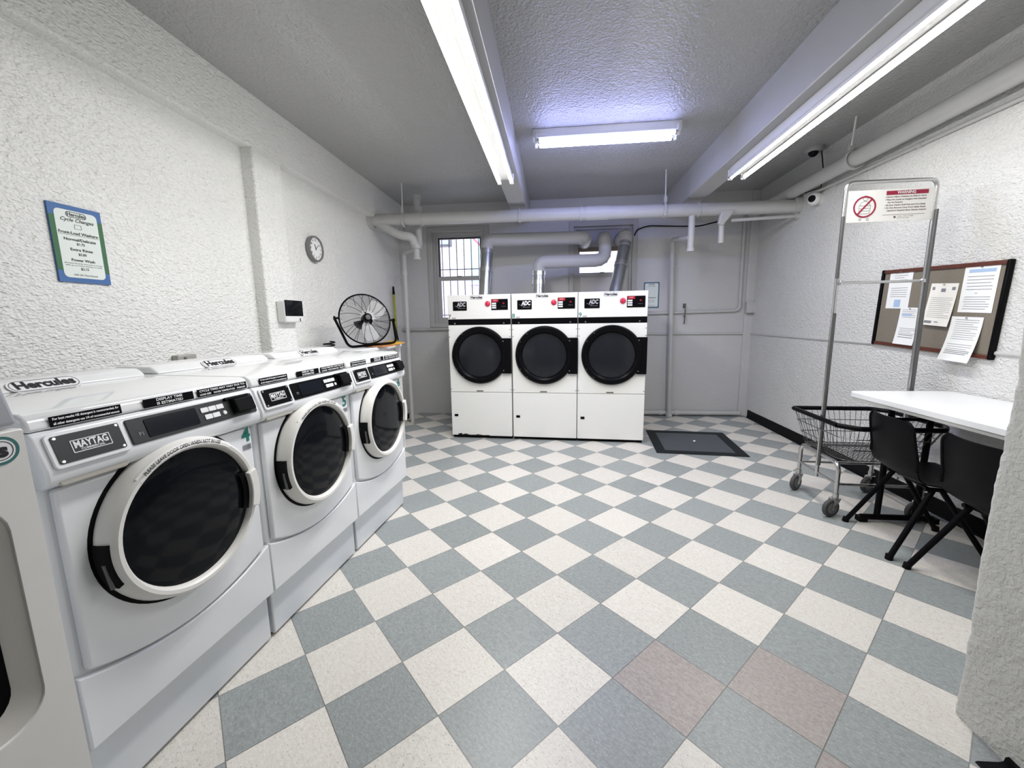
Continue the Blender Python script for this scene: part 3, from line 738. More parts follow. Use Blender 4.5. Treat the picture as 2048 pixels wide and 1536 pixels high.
# small back wall items
t = thing('outlet_box', 'square white outlet box near the right back corner', 'outlet box', (2.665, 5.955, 1.53))
MB().bb(-.075, .075, -.035, .04, -.075, .075).build('cover', PAINTP, t, bevel=.006)
for z in (-.05, .05): MB().lathe([(.0001, .003), (.005, .003), (.006, 0)], 10, frame((0, -.035, z), (1, 0, 0), (0, 0, 1))).build('screw', STEEL, t)
t = thing('wall_hook', 'small metal hook on the back wall above the horizontal conduit', 'hook', (1.80, 6.02, 1.48))
MB().bb(-.018, .018, -.006, .012, .06, .12).bb(-.010, .010, -.055, .012, -.06, -.05).tube([(0, -.04, .09), (0, -.05, .02), (0, -.045, -.12), (0, -.02, -.16)], .007, 8).build('hook_body', GALVD, t)
t = thing('price_sign', 'small notice with navy border on the back wall behind dryer 9', 'sign', (1.345, 6.022, 1.725))
BS = frame((0, 0, 0), (1, 0, 0), (0, 0, 1))
MB().bb(-.11, .11, -.001, .006, -.18, .18).build('sheet', MINT, t)
MB().ring(rrect(.215, .355, .004), rrect(.182, .322, .012), .0012, .002, BS).build('border', NAVY, t)
MB().text('Hercules', .022, BS @ Matrix.Translation((0, .148, .0022)), bold=.0005).text('Cycle Changes', .017, BS @ Matrix.Translation((0, .122, .0022)), shear=.3).text('Dryers', .02, BS @ Matrix.Translation((0, -.035, .0022)), bold=.0005, width=.12).text('Permanent Press', .013, BS @ Matrix.Translation((0, -.07, .0022))).text('45 minutes  $1.75', .013, BS @ Matrix.Translation((0, -.09, .0022))).text('109-20 72nd Road', .011, BS @ Matrix.Translation((0, -.145, .0022))).flat('lettering', INK, t)

# ------------------------------------------------------------------ left wall items
LWf = lambda y, z, x=XL: frame((x, y, z), (0, 1, 0), (0, 0, 1))
t = thing('price_sign', 'washer price sign with blue and green border on the left wall', 'sign', (XL+.006, 1.822, 1.793))
LS = frame((.004, 0, 0), (0, 1, 0), (0, 0, 1))
sw, sh = .222, .355
MB().bb(-.004, .004, -sw/2, sw/2, -sh/2, sh/2).build('sheet', BLUEP, t)
for s in (-1, 1): MB().box((s*(sw/2-.011), .0, .0006), (.022, sh*.70, .0008), LS).build('green_side', GREENP, t)
q = MB(); plate(q, LS @ Matrix.Translation((0, 0, .0008)), sw-.044, sh-.044, .02, .0006); q.build('white_field', MINT, t)
TL = lambda y: LS @ Matrix.Translation((0, y, .0016))
lo = MB().ring(rrect(.085, .026, .0125, 6), rrect(.080, .021, .010, 6), .0003, .0008, TL(.137)); lo.build('logo_outline', INK, t)
q = MB().text('Hercules', .023, TL(.137), bold=.0005, width=.074)
q.text('Cycle Changes', .023, TL(.112), shear=.35, width=.14, bold=.0003)
q.text('Front-Load Washers:', .0185, TL(.052), bold=.0004, width=.168).box((0, .042, .0008), (.168, .0014, .0003), LS @ Matrix.Translation((0, 0, .0008)))
for y, tx, w in ((.022, 'Normal/Delicate', .135), (-.024, 'Extra Rinse', .095), (-.073, 'Power Wash', .10)): q.text(tx, .0175, TL(y), bold=.0004, width=w)
for y, tx in ((.003, '$1.75'), (-.045, '$2.00'), (-.113, '$2.15')): q.text(tx, .0155, TL(y), bold=.0003)
q.text('(Increases the spray rinse cycle to two and', .0075, TL(-.088), width=.16).text('adds up to 6 extra minutes to wash)', .0075, TL(-.098), width=.155)
q.text('109-20 72nd Road', .0115, TL(-.142), width=.10)
q.flat('lettering', INK, t)
MB().ring(rrect(.03, .022, .003), rrect(.025, .018, .002), 0, .0004, TL(.083)).build('picture', GINK, t)

t = thing('wall_clock', 'round grey wall clock on the left wall above the fan', 'clock', (XL, 3.80, 2.10))
CK = frame((0, 0, 0), (0, 1, 0), (0, 0, 1))
MB().lathe([(.112, 0), (.120, .012), (.120, .040), (.114, .048), (.104, .046), (.100, .036), (.100, 0)], 48, CK, closed=True).build('case', mat('clock_grey', (.19, .19, .19), .4), t)
MB().lathe([(.0001, .034), (.101, .034), (.101, .01), (.0001, .01)], 48, CK).build('face', PAPER, t)
q = MB()
for k in range(1, 13):
    a = R(90-30*k); q.text(str(k), .026, CK @ Matrix.Translation((.080*math.cos(a), .080*math.sin(a), .035)), bold=.0005)
q.flat('numerals', INK, t)
def hand(ang, l, w): return MB().box((0, l/2-.012, .037), (w, l, .002), CK @ Matrix.Rotation(-R(ang), 4, 'Z'))
hand(-22, .058, .006).build('hour_hand', INK, t); hand(50, .078, .004).build('minute_hand', INK, t)

t = thing('wall_box', 'white wall box with glossy black front on the pilaster', 'wall box', (XP, 3.19, 1.50))
MB().bb(0, .075, -.115, .115, -.085, .085).build('housing', WHTPL, t, bevel=.012)
MB().bb(.070, .079, -.112, .112, -.035, .092).build('black_front', BLKGLASS, t, bevel=.004)
MB().bb(.074, .077, .06, .075, -.075, -.052).build('indicator', GREYF, t)
t = thing('junction_box', 'grey metal box on the left wall peeking over washer 5', 'junction box', (XL, 2.28, 1.195))
MB().bb(0, .045, -.065, .065, -.035, .032).build('housing', mat('zinc_box', (.42, .41, .38), .5, metal=.3), t, bevel=.006)
MB().cyl((.046, -.02, .01), (.05, -.02, .01), .008, 12).build('knockout', GREYF, t)

# ------------------------------------------------------------------ table behind the last washer, fan, cloths
t = thing('side_table', 'low white table tucked behind the last washer below the fan', 'table', (-1.94, 3.68, 0))
MB().bb(-.25, .25, -.72, .70, 1.135, 1.170).build('tabletop', LAMWHT, t, bevel=.006)
for sx in (-1, 1):
    for sy in (-1, 1): MB().bb(sx*.22-.02, sx*.22+.02, sy*.66-.02, sy*.66+.02, 0, 1.135).build('leg', WHTPL, t)
def cloth(loc, rz, w, d, h, m, name, label):
    def fn(u, v):
        x = (u-.5)*w; y = (v-.5)*d
        return (x+.012*math.sin(9*v), y+.015*math.sin(7*u), .0115+h*(.5+.5*math.sin(6*u+1)*math.cos(5*v+.5))*(1-.6*abs(2*v-1)))
    o = MB().surf(fn, 18, 14, .006).build(name, m); o.location = loc; o.rotation_euler = (0, 0, rz)
    return tag(o, label, 'cloth')
cloth((-1.78, 4.24, 1.165), .6, .30, .20, .030, CLOTHY, 'cloth', 'crumpled bright yellow cloth at the end of the low white table')
cloth((-1.72, 3.86, 1.165), .9, .26, .22, .016, CLOTHO, 'cloth', 'flat orange cloth lying under the fan')

FANZ = 1.18
fan = thing('floor_fan', 'round black cage fan with shiny blades standing behind the last washer', 'fan', (-1.745, 3.76, FANZ), 0, rot=(R(3.2), 0, R(-47)))
# local: x = facing direction, y = across (to the right seen from the camera), z up
base = fillet([(-.02, -.304, .290), (0, -.215, .012), (0, .245, .012), (-.02, .240, .245)], .05, 5)
MB().tube(base, .012, 10).build('stand', LEGM, fan)
MB().tube([(.0, .265, .03), (-.05, .262, .20)], .008, 8).build('rear_brace', LEGM, fan)
tilt = Matrix.Translation((-.01, -.030, .258)) @ Matrix.Rotation(R(-6), 4, 'X') @ Matrix.Rotation(R(-12), 4, 'Y')
FM = tilt @ frame((0, 0, 0), (0, 1, 0), (0, 0, 1))
FR_ = .237
cage = MB()
for k in range(30):
    r = .075 + (FR_-.075)*k/29
    zz = .068*math.sqrt(max(0, 1-(r/FR_)**2.6))
    cage.tube([(r*math.cos(2*PI*q/40), r*math.sin(2*PI*q/40), zz+.004) for q in range(40)], .0008, 4, closed=True, M=FM)
for k in range(16):
    a = 2*PI*k/16; tw = .25
    cage.tube([(r*math.cos(a+tw*(r/FR_)), r*math.sin(a+tw*(r/FR_)), .068*math.sqrt(max(0, 1-(r/FR_)**2.6))+.004) for r in [.06+(FR_-.06)*q/8 for q in range(9)]], .0022, 5, M=FM)
    cage.tube([(r*math.cos(a), r*math.sin(a), -.07*math.sqrt(max(0, 1-(r/FR_)**2.6))-.004) for r in [.06+(FR_-.06)*q/8 for q in range(9)]], .0022, 5, M=FM)
cage.build('wire_cage', mat('dark_wire', (.03, .03, .034), .4, spec=.2), fan)
MB().tube([(FR_*math.cos(2*PI*q/64), FR_*math.sin(2*PI*q/64), 0) for q in range(64)], .0075, 8, closed=True, M=FM).build('cage_rim', LEGM, fan)
MB().lathe([(.0001, .086), (.030, .084), (.040, .076), (.042, .055), (.042, -.02), (.0001, -.02)], 28, FM).build('hub', BLK, fan)
MB().lathe([(.0001, -.02), (.075, -.02), (.078, -.05), (.07, -.14), (.05, -.16), (.0001, -.16)], 28, FM).build('motor', BLK, fan)
MB().lathe([(.0001, .0885), (.022, .087), (.024, .085)], 20, FM @ Matrix.Translation((0, 0, .0005))).build('badge', mat('grey_badge', (.06, .06, .06), .3), fan)
for a0 in (-88, 32, 152):
    def bl(u, v, a0=a0):
        r = .040+.172*u; wd = (.055+.085*math.sin(min(1, u*1.1)*PI*.62))*(1 if u < .92 else .8)
        a = R(a0)+(v-.5)*wd/r*1.15+.25*u
        return (r*math.cos(a), r*math.sin(a), .018-(v-.5)*.055)
    MB().surf(bl, 12, 8, .0015, FM).build('blade', mat('aluminium_blade', (.88, .88, .88), .3, metal=.1), fan)
for s in (-1, 1):
    MB().cyl((0, s*.236, 0), (0, s*.275, 0), .010, 12, tilt).lathe([(.0001, .012), (.018, .012), (.020, 0), (.0001, 0)], 8, tilt @ Matrix.Translation((0, s*.272, 0)) @ Matrix.Rotation(-s*PI/2, 4, 'X')).build('knob', BLK, fan)
tag(MB().tube([(-1.76+.055*math.cos(a)*(1-.02*k)-.01*k/8, 3.00+.060*math.sin(a)+.004*k, 1.210+.0016*k) for k, a in enumerate([2*PI*k/12 for k in range(30)])], .0055, 6).build('power_cord', BLKM), 'coiled black cord on top of the last washer', 'cord')
t = thing('hanging_cord', 'black cord loop with red strap hanging at the right end of the last washer', 'cord', (0, 0, 0))
lp = fillet([(-1.70, 3.22, 1.15), (-1.52, 3.40, 1.125), (-1.475, 3.47, 1.02), (-1.47, 3.49, .90), (-1.50, 3.46, .86), (-1.56, 3.38, .88)], .05, 5)
MB().tube(lp, .009, 8).build('cord_loop', BLKM, t)
MB().tube([(-1.57, 3.34, 1.140), (-1.515, 3.41, 1.115)], .013, 8).build('strap', mat('dark_red_strap', (.22, .02, .04), .6), t)
t = thing('broom_handle', 'yellow broom handle with black tip leaning in the left back corner', 'broom', (-2.19, 5.55, 0), 0, rot=(R(-3.0), R(-2), 0))
MB().cyl((0, 0, .06), (0, 0, 1.80), .016, 14).build('pole', YEL, t)
MB().cyl((0, 0, 1.79), (0, 0, 1.90), .018, 14, r2=.012).build('tip', BLK, t)
MB().bb(-.05, .05, -.15, .15, 0, .07).build('broom_head', BLKM, t, bevel=.01)

# ------------------------------------------------------------------ floor hatch
t = thing('floor_hatch', 'square grey floor hatch with dark taped border right of the dryers', 'hatch', (1.556, 4.674, 0), R(-5.0))
MB().ring(rrect(.90, .90, .004), rrect(.70, .70, .004), .0, .006).build('border', TAPE, t)
MB().prism(rrect(.70, .70, .004), 0, .005).build('plate', HATCH, t)
MB().lathe([(.0001, .012), (.014, .012), (.020, .004)], 16, Matrix.Translation((.03, .03, .004))).build('lift_knob', STEEL, t)

# ------------------------------------------------------------------ light fixtures
TUBEW = emit('tube_glow', (1, .99, .96), 125)
TUBER = emit('tube_glow_right', (1, .99, .97), 74)
TUBEB = emit('tube_glow_cool', (.42, .46, 1.0), 36)
def fixture(label, cx, cy, zt, length, along, tubem, group, led=50, gap=.057, body_w=.11, body_h=.07):
    t = thing('fluorescent_fixture', label, 'ceiling light', (cx, cy, zt), 0 if along == 'y' else -PI/2, group)
    h = length/2
    MB().bb(-body_w/2, body_w/2, -h-.03, h+.03, -body_h, 0).build('housing', WHTPL, t, bevel=.006)
    for s in (-1, 1):
        zt_ = -body_h-.028
        arc_ = [(s*gap+.019*math.sin(R(a)), zt_-.019*math.cos(R(a))) for a in range(-led, led+1, 10)]
        top_ = [(s*gap+.0188*math.sin(R(a)), zt_-.0188*math.cos(R(a))) for a in range(led, 361-led, 10)]
        YM = Matrix(((1, 0, 0, 0), (0, 0, -1, 0), (0, 1, 0, 0), (0, 0, 0, 1)))
        nb = len(arc_)
        vs = [(x, -h+.03, z) for x, z in arc_]+[(x, h-.03, z) for x, z in arc_]
        tb_ = MB().add(vs, [(k, k+1, nb+k+1, nb+k) for k in range(nb-1)])
        tb_.flat('tube', tubem, t)
        MB().prism(top_, -h+.03, h-.03, YM).build('tube_back', WHTPL, t)
        for e in (-1, 1):
            MB().cyl((s*gap, e*(h-.03), zt_), (s*gap, e*(h-.005), zt_), .0195, 16).build('tube_cap', STEEL, t)
            MB().bb(s*gap-.018, s*gap+.018, e*h-.012, e*h+.012, zt_-.022, -.03).build('lampholder', WHTPL, t, bevel=.004)
    return t
LG = 'fluorescent ceiling lights'
fixture('long twin-tube ceiling light under the left beam', -.455, 2.76, 2.765, 2.44, 'y', TUBEW, LG)
fixture('long twin-tube ceiling light under the right beam', 1.640, 2.92, 2.755, 2.44, 'y', TUBER, LG)
fixture('short cool blue-white twin-tube light on the ceiling in front of the dryers', .435, 3.93, ZC, 1.21, 'x', TUBEB, LG, led=130)

# ------------------------------------------------------------------ cameras on the ceiling and wall
t = thing('dome_camera', 'dark dome security camera on the ceiling by the right pipe', 'security camera', (2.56, 4.66, ZC))
MB().lathe([(.0001, 0), (.085, 0), (.085, -.03), (.075, -.05), (.055, -.055), (.0001, -.055)], 32).build('base', mat('camera_grey', (.36, .36, .36), .4), t)
MB().sphere((-.012, -.02, -.052), .045).build('dome', BLKGLASS, t)
t = thing('bullet_camera', 'white round security camera on the right wall below the pipe', 'security camera', (2.665, 4.72, 2.585))
MB().lathe([(.0001, .0), (.055, .0), (.055, .02), (.0001, .02)], 28, frame((.034, 0, 0), (0, 1, 0), (0, 0, 1)) @ Matrix.Rotation(PI, 4, 'X')).build('mount', WHTPL, t)
MB().sphere((-.025, -.01, 0), .062).build('ball', WHTPL, t)
MB().lathe([(.0001, .020), (.026, .018), (.034, .004), (.034, -.02), (.0001, -.02)], 24, frame((-.070, -.040, -.004), (.5, -.86, 0), (0, 0, 1))).build('lens', BLKGLASS, t)
tag(MB().tube([(2.61, 4.62, 3.02), (2.63, 4.60, 2.84), (2.66, 4.66, 2.68), (2.64, 4.95, 2.70), (2.6, 5.3, 2.70)], .005, 6).build('camera_cable', BLKM), 'thin dark cable between the two security cameras', 'cable')

# ------------------------------------------------------------------ notice board on the right wall
BT = R(2.6)
board = thing('notice_board', 'cork notice board with dark red wood frame on the right wall', 'notice board', (XR, 3.275, 1.44), 0, rot=(BT, 0, 0))
# board plane: u = -y (to the right in view), v = z ; n = -x
BF = frame((0, 0, 0), (0, -1, 0), (0, 0, 1))
BWd, BHt = .95, .60
MB().prism(rrect(BWd-.03, BHt-.03, .002), 0, .016, BF).build('cork', cork_mat(), board)
for (u0, u1, v0, v1) in ((-BWd/2, BWd/2, BHt/2-.028, BHt/2), (-BWd/2, BWd/2, -BHt/2, -BHt/2+.028)):
    MB().bb(u0+.012, u1-.012, v0, v1, 0, .026, BF).build('frame_rail', WOOD, board, bevel=.004)
for s in (-1, 1): MB().bb(s*BWd/2-.012, s*BWd/2+.012, -BHt/2-.002, BHt/2+.002, 0, .030, BF).build('frame_side', BLK, board, bevel=.006)
BMW = Matrix.Translation((XR, 3.275, 1.44)) @ Matrix.Rotation(BT, 4, 'X')
def sheet(label, y, z, w, h, rot, m, lines, curl=.0, head=None, z0=.0175, skew=0.0):
    # y,z: wall coordinates of the sheet centre
    o = thing('paper_notice', label, 'paper', (0, 0, 0), 0, 'papers pinned on the notice board')
    o.matrix_world = Matrix.Translation((XR, y, z)) @ Matrix.Rotation(BT, 4, 'X') @ Matrix.Identity(4)
    Fm = frame((0, 0, 0), (0, -1, 0), (0, 0, 1)) @ Matrix.Rotation(rot, 4, 'Z')
    def place(x, yy):
        t_ = max(0.0, -(yy/h)+.0)
        return Vector((x+skew*yy, yy, z0+curl*(max(0, .5-yy/h))**2))
    MB().surf(lambda u, v: place((u-.5)*w, (v-.5)*h), 4, 10, .0009, Fm).build('sheet', m, o)
    def strip(mb, x0, x1, y0, y1):
        mb.surf(lambda u, v: place(x0+(x1-x0)*u, y0+(y1-y0)*v)+Vector((0, 0, .0012)), 2, 2, .0004, Fm)
    q = MB(); qb = MB()
    for (f0, f1, yy, th, kind) in lines:
        strip(qb if kind == 'b' else q, f0*w-w/2, f1*w-w/2, h/2-yy*h-th*h/2, h/2-yy*h+th*h/2)
    if q.v: q.flat('lettering', GINK, o)
    if qb.v: qb.build('blue_block', LBLUE, o)
    MB().lathe([(.0001, .008), (.004, .008), (.005, 0)], 10, Fm @ Matrix.Translation((0, h/2-.008, z0+.001))).build('pin', STEEL, o)
    return o
def rows(y0, y1, n, x0=.12, x1=.88, th=.008, seed=1):
    rnd = random.Random(seed); return [(x0+rnd.random()*.03, x1-rnd.random()*.2*(k % 3 == 2), y0+(y1-y0)*k/(n-1), th, 'k') for k in range(n)]
sheet('white notice with small blue emblem at the board\'s top left', 3.568, 1.595, .215, .287, 0, PAPER, rows(.06, .30, 5, .2, .8, .010, 2)+rows(.45, .68, 5, .14, .86, .009, 3)+[(.36, .64, .86, .20, 'b')])
sheet('white letter pinned low on the left half of the board', 3.445, 1.315, .182, .280, .0, PAPER, rows(.06, .26, 5, .12, .8, .008, 4)+rows(.56, .70, 4, .15, .95, .009, 5)+rows(.74, .80, 2, .15, .9, .016, 6)+[(.12, .6, .20, .05, 'b')], curl=.02)
sheet('cream certificate with round seals in the middle of the board', 3.197, 1.468, .205, .290, -.03, PAPERW, rows(.34, .80, 11, .10, .92, .006, 7)+[(.42, .58, .16, .08, 'k'), (.08, .18, .12, .07, 'k'), (.80, .92, .12, .07, 'k'), (.10, .38, .92, .06, 'k'), (.48, .62, .91, .02, 'k')], curl=.02, z0=.0185)
sheet('large white notice with blue heading at the board\'s top right', 2.952, 1.555, .220, .292, 0, PAPER, [(.14, .90, .10, .07, 'b')]+rows(.22, .50, 5, .12, .88, .010, 8)+[(.42, .5, .58, .01, 'k')]+rows(.66, .92, 6, .12, .88, .009, 9), z0=.0190)
sheet('white letter curling off the board\'s bottom right edge', 3.000, 1.237, .212, .292, .0, PAPER, rows(.07, .50, 10, .14, .9, .007, 10)+rows(.62, .72, 3, .1, .9, .008, 11)+rows(.76, .83, 3, .1, .9, .014, 12), curl=.045, z0=.0195)

# ------------------------------------------------------------------ laundry cart with sign
cart = thing('laundry_cart', 'chrome wire laundry cart with tall double-pole rack and warning sign', 'cart', (2.24, 3.16, 0), R(-2))
X0, X1, Y0c, Y1c = -.265, .265, -.235, .235
ZB, ZR = .405, .66
fr = MB()
for x in (X0, X1):
    fr.tube(fillet([(x, Y0c, .125), (x, Y0c, ZB-.02), (x, Y1c, ZB-.02), (x, Y1c, .125)], .06, 6), .014, 12)
    fr.cyl((x, Y0c, .235), (x, Y1c, .235), .009, 10)
for y in (Y0c, Y1c): fr.cyl((X0, y, .235), (X1, y, .235), .010, 10)
fr.cyl((X0, Y0c+.02, ZB-.02), (X1, Y0c+.02, ZB-.02), .009, 10).cyl((X0, Y1c-.02, ZB-.02), (X1, Y1c-.02, ZB-.02), .009, 10)
fr.build('tube_frame', CHROME, cart)
# basket
def loop(z):
    k = (z-ZB)/(ZR-ZB)
    x0, x1, y0, y1 = -.25-.055*k, .25+.10*k, -.23-.105*k, .23+.105*k; c = .05+.03*k
    return [(x0, y0+c*1.2, z), (x0, y1-c*.2, z), (x0+c*.2, y1, z), (x1-c, y1, z), (x1, y1-c*1.3, z), (x1, y0+c*1.2, z), (x1-c, y0, z), (x0+c, y0, z)]
bs = MB()
for z in (ZB, ZB+.085, ZB+.17): bs.tube(loop(z), .0032, 6, closed=True)
def samp(lp, n):
    P_ = [Vector(p) for p in lp]; P_.append(P_[0]); L_ = [(P_[k+1]-P_[k]).length for k in range(len(lp))]; T_ = sum(L_); out = []
    for q in range(n):
        d_ = T_*q/n; k = 0
        while d_ > L_[k]: d_ -= L_[k]; k += 1
        out.append(P_[k].lerp(P_[k+1], d_/L_[k]))
    return out
lo_, hi_ = samp(loop(ZB), 60), samp(loop(ZR), 60)
for a, b_ in zip(lo_, hi_): bs.cyl(a, b_, .0018, 5)
for k in range(17): y = -.22+.44*k/16; bs.cyl((-.248, y, ZB), (.248, y, ZB), .0022, 5)
for k in range(19): x = -.24+.48*k/18; bs.cyl((x, -.228, ZB+.003), (x, .228, ZB+.003), .0018, 5)
bs.build('wire_basket', mat('wire_steel', (.14, .14, .14), .3, metal=.8), cart)
MB().tube(fillet(loop(ZR)+[loop(ZR)[0]], .03, 4), .017, 10).build('rim_bumper', BLK, cart)
# casters
for (x, y, az) in ((X0, Y0c, 200), (X0, Y1c, 215), (X1, Y0c, 190), (X1, Y1c, 205)):
    c = MB(); Mz = Matrix.Translation((x, y, 0)) @ Matrix.Rotation(R(az), 4, 'Z')
    off = .032
    MB().lathe([(.020, -.015), (.058, -.015), (.0635, -.009), (.0635, .009), (.058, .015), (.020, .015)], 28, Mz @ Matrix.Translation((off, 0, .0635)) @ Matrix.Rotation(PI/2, 4, 'X'), closed=True).build('caster_wheel', RUBBER, cart)
    MB().lathe([(.0001, -.019), (.040, -.017), (.042, 0), (.040, .017), (.0001, .019)], 20, Mz @ Matrix.Translation((off, 0, .0635)) @ Matrix.Rotation(PI/2, 4, 'X')).build('caster_hub', HUBM, cart)
    fk = MB().prism([(-.022, .128), (.03, .132), (.048, .06), (.036, .05), (.024, .056)], -.024, -.020, Mz @ Matrix.Rotation(PI/2, 4, 'X')).prism([(-.022, .128), (.03, .132), (.048, .06), (.036, .05), (.024, .056)], .020, .024, Mz @ Matrix.Rotation(PI/2, 4, 'X')).bb(-.022, .03, -.024, .024, .126, .134, Mz).cyl((0, 0, .134), (0, 0, .17), .019, 14, Mz)
    fk.build('caster_fork', CHROME, cart)
# pole rack
pr = MB(); T1 = (-.270, -.005); T2 = (.275, -.005)
pr.tube(fillet([(T1[0], T1[1], .205), (T1[0], T1[1], 2.292), (T2[0], T2[1], 2.285), (T2[0], T2[1], .205)], .05, 6), .0125, 12)
pr.build('pole_rack', CHROME, cart)
sl = MB().cyl((T1[0]-.006, T1[1]-.024, .30), (T1[0]-.006, T1[1]-.024, 1.42), .011, 12).cyl((T2[0]+.0, T2[1]-.024, .30), (T2[0]+.0, T2[1]-.024, 2.09), .010, 12).cyl((T1[0]-.012, T1[1]-.02, 1.66), (T1[0]-.012, T1[1]-.02, 2.07), .010, 12)
sl.build('pole_sleeve', GALVD, cart)
MB().cyl((T1[0], T1[1]-.012, 1.628), (T2[0], T2[1]-.012, 1.630), .0095, 12).build('crossbar', CHROME, cart)
for bx, bz in ((T1[0]+.02, 1.628), (T2[0]-.02, 1.630)): MB().box((bx, -.02, bz), (.03, .03, .03)).build('crossbar_bracket', CHROME, cart, bevel=.006)
# warning sign on the rack
sg = MB().bb(T1[0]+.012, T2[0]-.012, -.014, -.010, 2.03, 2.235).build('warning_sign', mat('sign_white', (.80, .79, .76), .4), cart)
SF = frame((.0025, -.0142, 2.1325), (1, 0, 0), (0, 0, 1))
TS = lambda x, y, z=.0008: SF @ Matrix.Translation((x, y, z))
MB().ring(circ(.070, 40, (-.155, -.004)), circ(.060, 40, (-.155, -.004)), .0012, .0020, SF).box((0, 0, .0016), (.128, .010, .0008), SF @ Matrix.Translation((-.155, -.004, 0)) @ Matrix.Rotation(R(50), 4, 'Z')).build('prohibition_ring', REDP, sg)
ic = MB()
def ln(*p): ic.tube([(a, b, .0006) for a, b in p], .0012, 5, M=SF)
ln((-.193, .004), (-.115, .004)); ln((-.190, .000), (-.184, -.052)); ln((-.118, .000), (-.124, -.052)); ln((-.184, -.030), (-.124, -.030)); ln((-.187, -.014), (-.121, -.014)); ln((-.184, -.048), (-.128, -.048))
ln((-.186, .006), (-.176, .026), (-.154, .034), (-.132, .026), (-.122, .006)); ic.tube([(-.154+.016*math.cos(2*PI*k/16), .052+.016*math.sin(2*PI*k/16), .0006) for k in range(16)], .0012, 5, closed=True, M=SF)
ic.tube([(-.176+.007*math.cos(2*PI*k/10), -.084+.007*math.sin(2*PI*k/10), .0006) for k in range(10)], .0014, 5, closed=True, M=SF); ic.tube([(-.130+.007*math.cos(2*PI*k/10), -.084+.007*math.sin(2*PI*k/10), .0006) for k in range(10)], .0014, 5, closed=True, M=SF)
ic.build('cart_picture', GINK, sg)
MB().box((.095, .078, .0008), (.250, .026, .0008), SF).build('red_bar', REDP, sg)
MB().text('WARNING', .026, TS(.09, .078, .0016), bold=.0005, width=.11).flat('warning_lettering', WHT, sg)
q = MB()
for k, s in enumerate(('Never Allow Children to Ride In Carts', 'Place No Loads on Hangers Not Intended', 'For Its Purpose', 'Be Sure Casters Roll Free and Turn Easily', 'Do Not Remove Carts From Safety Rated', 'Operation Requires Extra Caution Indoors')):
    q.text(s, .0125, TS(-.025 if k not in (2, 5) else -.018, .052-.0175*k), align='LEFT', bold=.0003, width=(.235 if k not in (2,) else .09))
    if k not in (2, 5): q.box((-.031, .052-.0175*k, .0008), (.004, .004, .0006), SF)
q.box((.085, -.062, .0008), (.25, .0016, .0006), SF)
q.text('No. W-1750', .009, TS(.10, -.074), width=.09).text('Form W1700', .008, TS(.085, -.085), width=.07).box((.035, -.078, .0008), (.012, .012, .0006), SF)
q.flat('small_lettering', mat('brown_ink', (.12, .07, .07), .6), sg)

# ------------------------------------------------------------------ folding table and chairs
tb = thing('folding_table', 'white folding table against the right wall', 'table', (2.37, 2.40, 0))
MB().prism(rrect(.64, 1.29, .035, 5), .842, .882).build('tabletop', LAMWHT, tb, bevel=.006)
MB().ring(rrect(.628, 1.278, .03, 5), rrect(.60, 1.25, .02, 5), .826, .842).build('table_skirt', BEIGEP, tb)
for y in (.475, -.475):
    l = thing  # noqa
    MB().tube(fillet([(-.265, y, .03), (-.255, y, .03), (.17, y, .03), (.18, y, .03)], .005, 2), .020, 12).box((-.262, y, .018), (.05, .05, .036)).box((.182, y, .018), (.05, .05, .036)).build('foot_bar', LEGM, tb)
    for x in (-.155, .085): MB().cyl((x-.013, y, .03), (x, y, .835), .0185, 12).build('leg', LEGM, tb)
    MB().bb(-.20, .13, y-.02, y+.02, .822, .842).build('leg_plate', LEGM, tb)
    MB().cyl((-.16, y, .72), (.09, y, .72), .012, 10).build('leg_brace', LEGM, tb)

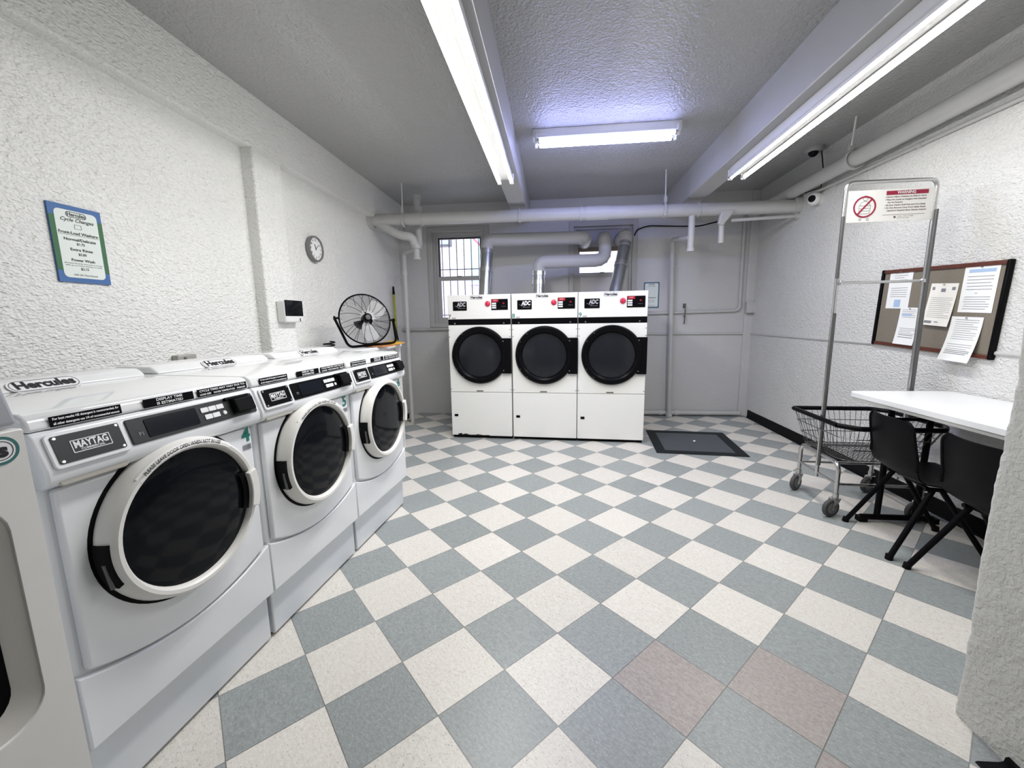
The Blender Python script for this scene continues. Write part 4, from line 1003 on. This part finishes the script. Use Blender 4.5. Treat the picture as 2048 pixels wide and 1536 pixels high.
def chair(label, loc, rz):
    c = thing('stacking_chair', label, 'chair', (*loc, 0), rz, 'black chairs at the folding table')
    # faces +x ; shell profile in (x,z)
    prof = [(.20, .415), (.19, .435), (.15, .440), (.05, .432), (-.06, .428), (-.13, .436), (-.175, .470), (-.200, .530), (-.222, .62), (-.240, .72), (-.250, .79), (-.253, .805)]
    pv = [Vector((a, 0, b_)) for a, b_ in prof]
    pts = fillet(pv, .03, 2)
    L_ = [0]
    for k in range(1, len(pts)): L_.append(L_[-1]+(pts[k]-pts[k-1]).length)
    def at(u):
        d_ = u*L_[-1]; k = 1
        while k < len(pts)-1 and d_ > L_[k]: k += 1
        return pts[k-1].lerp(pts[k], (d_-L_[k-1])/max(1e-6, L_[k]-L_[k-1]))
    def fn(u, v, lo, hi):
        uu = lo+(hi-lo)*u
        p = at(uu); s = 2*v-1
        wid = .215-.018*max(0, (uu-.55)/.45)-.012*max(0, .15-uu)/.15
        if uu > .93: wid -= .045*((uu-.93)/.07)**2
        bend = s*s
        fwd = .035*bend*min(1, max(0, (uu-.5)/.2))
        up = .018*bend*(1 if uu < .5 else max(0, 1-(uu-.5)/.2))
        return (p.x+fwd, s*wid, p.z+up)
    MB().surf(lambda u, v: fn(u, v, 0, .56), 22, 14, .007).build('seat', CHAIRM, c)
    b_ = MB().surf(lambda u, v: fn(u, v, .56, 1), 22, 14, .007).build('backrest', CHAIRM, c)
    for sgn in (-1, 1):
        rim = [Vector(fn(k/12, (1+sgn)/2, .60, .99)) for k in range(13)]
        MB().tube(rim, .009, 8).build('back_edge', CHAIRM, b_)
        MB().tube([(-.06, sgn*.165, .415), (-.262, sgn*.232, .012)], .0145, 12).build('rear_leg', LEGM, c)
        MB().tube([(-.02, sgn*.165, .415), (.225, sgn*.205, .012)], .0145, 12).build('front_leg', LEGM, c)
        for (x, y) in ((-.265, .233), (.228, .2055)): MB().cyl((x, sgn*y, 0), (x*.985, sgn*y*.99, .03), .019, 12).build('foot_cap', BLKM, c)
        MB().cyl((-.10, sgn*.165, .416), (.14, sgn*.165, .416), .012, 10).build('seat_rail', LEGM, c)
    MB().cyl((-.06, -.165, .408), (-.06, .165, .408), .010, 10).cyl((.06, -.165, .408), (.06, .165, .408), .010, 10).build('stretcher', LEGM, c)
    return c
chair('black stacking chair at the far end of the table, next to the cart', (2.225, 2.590), R(-8))
chair('black stacking chair partly hidden behind the rough wall end', (2.212, 2.066), R(-3))

# ------------------------------------------------------------------ world, colour
w = bpy.data.worlds.new('World'); sc.world = w; w.use_nodes = True
bg = w.node_tree.nodes['Background']
bg.inputs['Color'].default_value = (.74, .82, 1, 1); bg.inputs['Strength'].default_value = 4.6
sc.view_settings.view_transform = 'Standard'
sc.view_settings.look = 'None'
sc.view_settings.exposure = 0.28
sc.view_settings.gamma = 1.0
sc.view_settings.use_curve_mapping = False
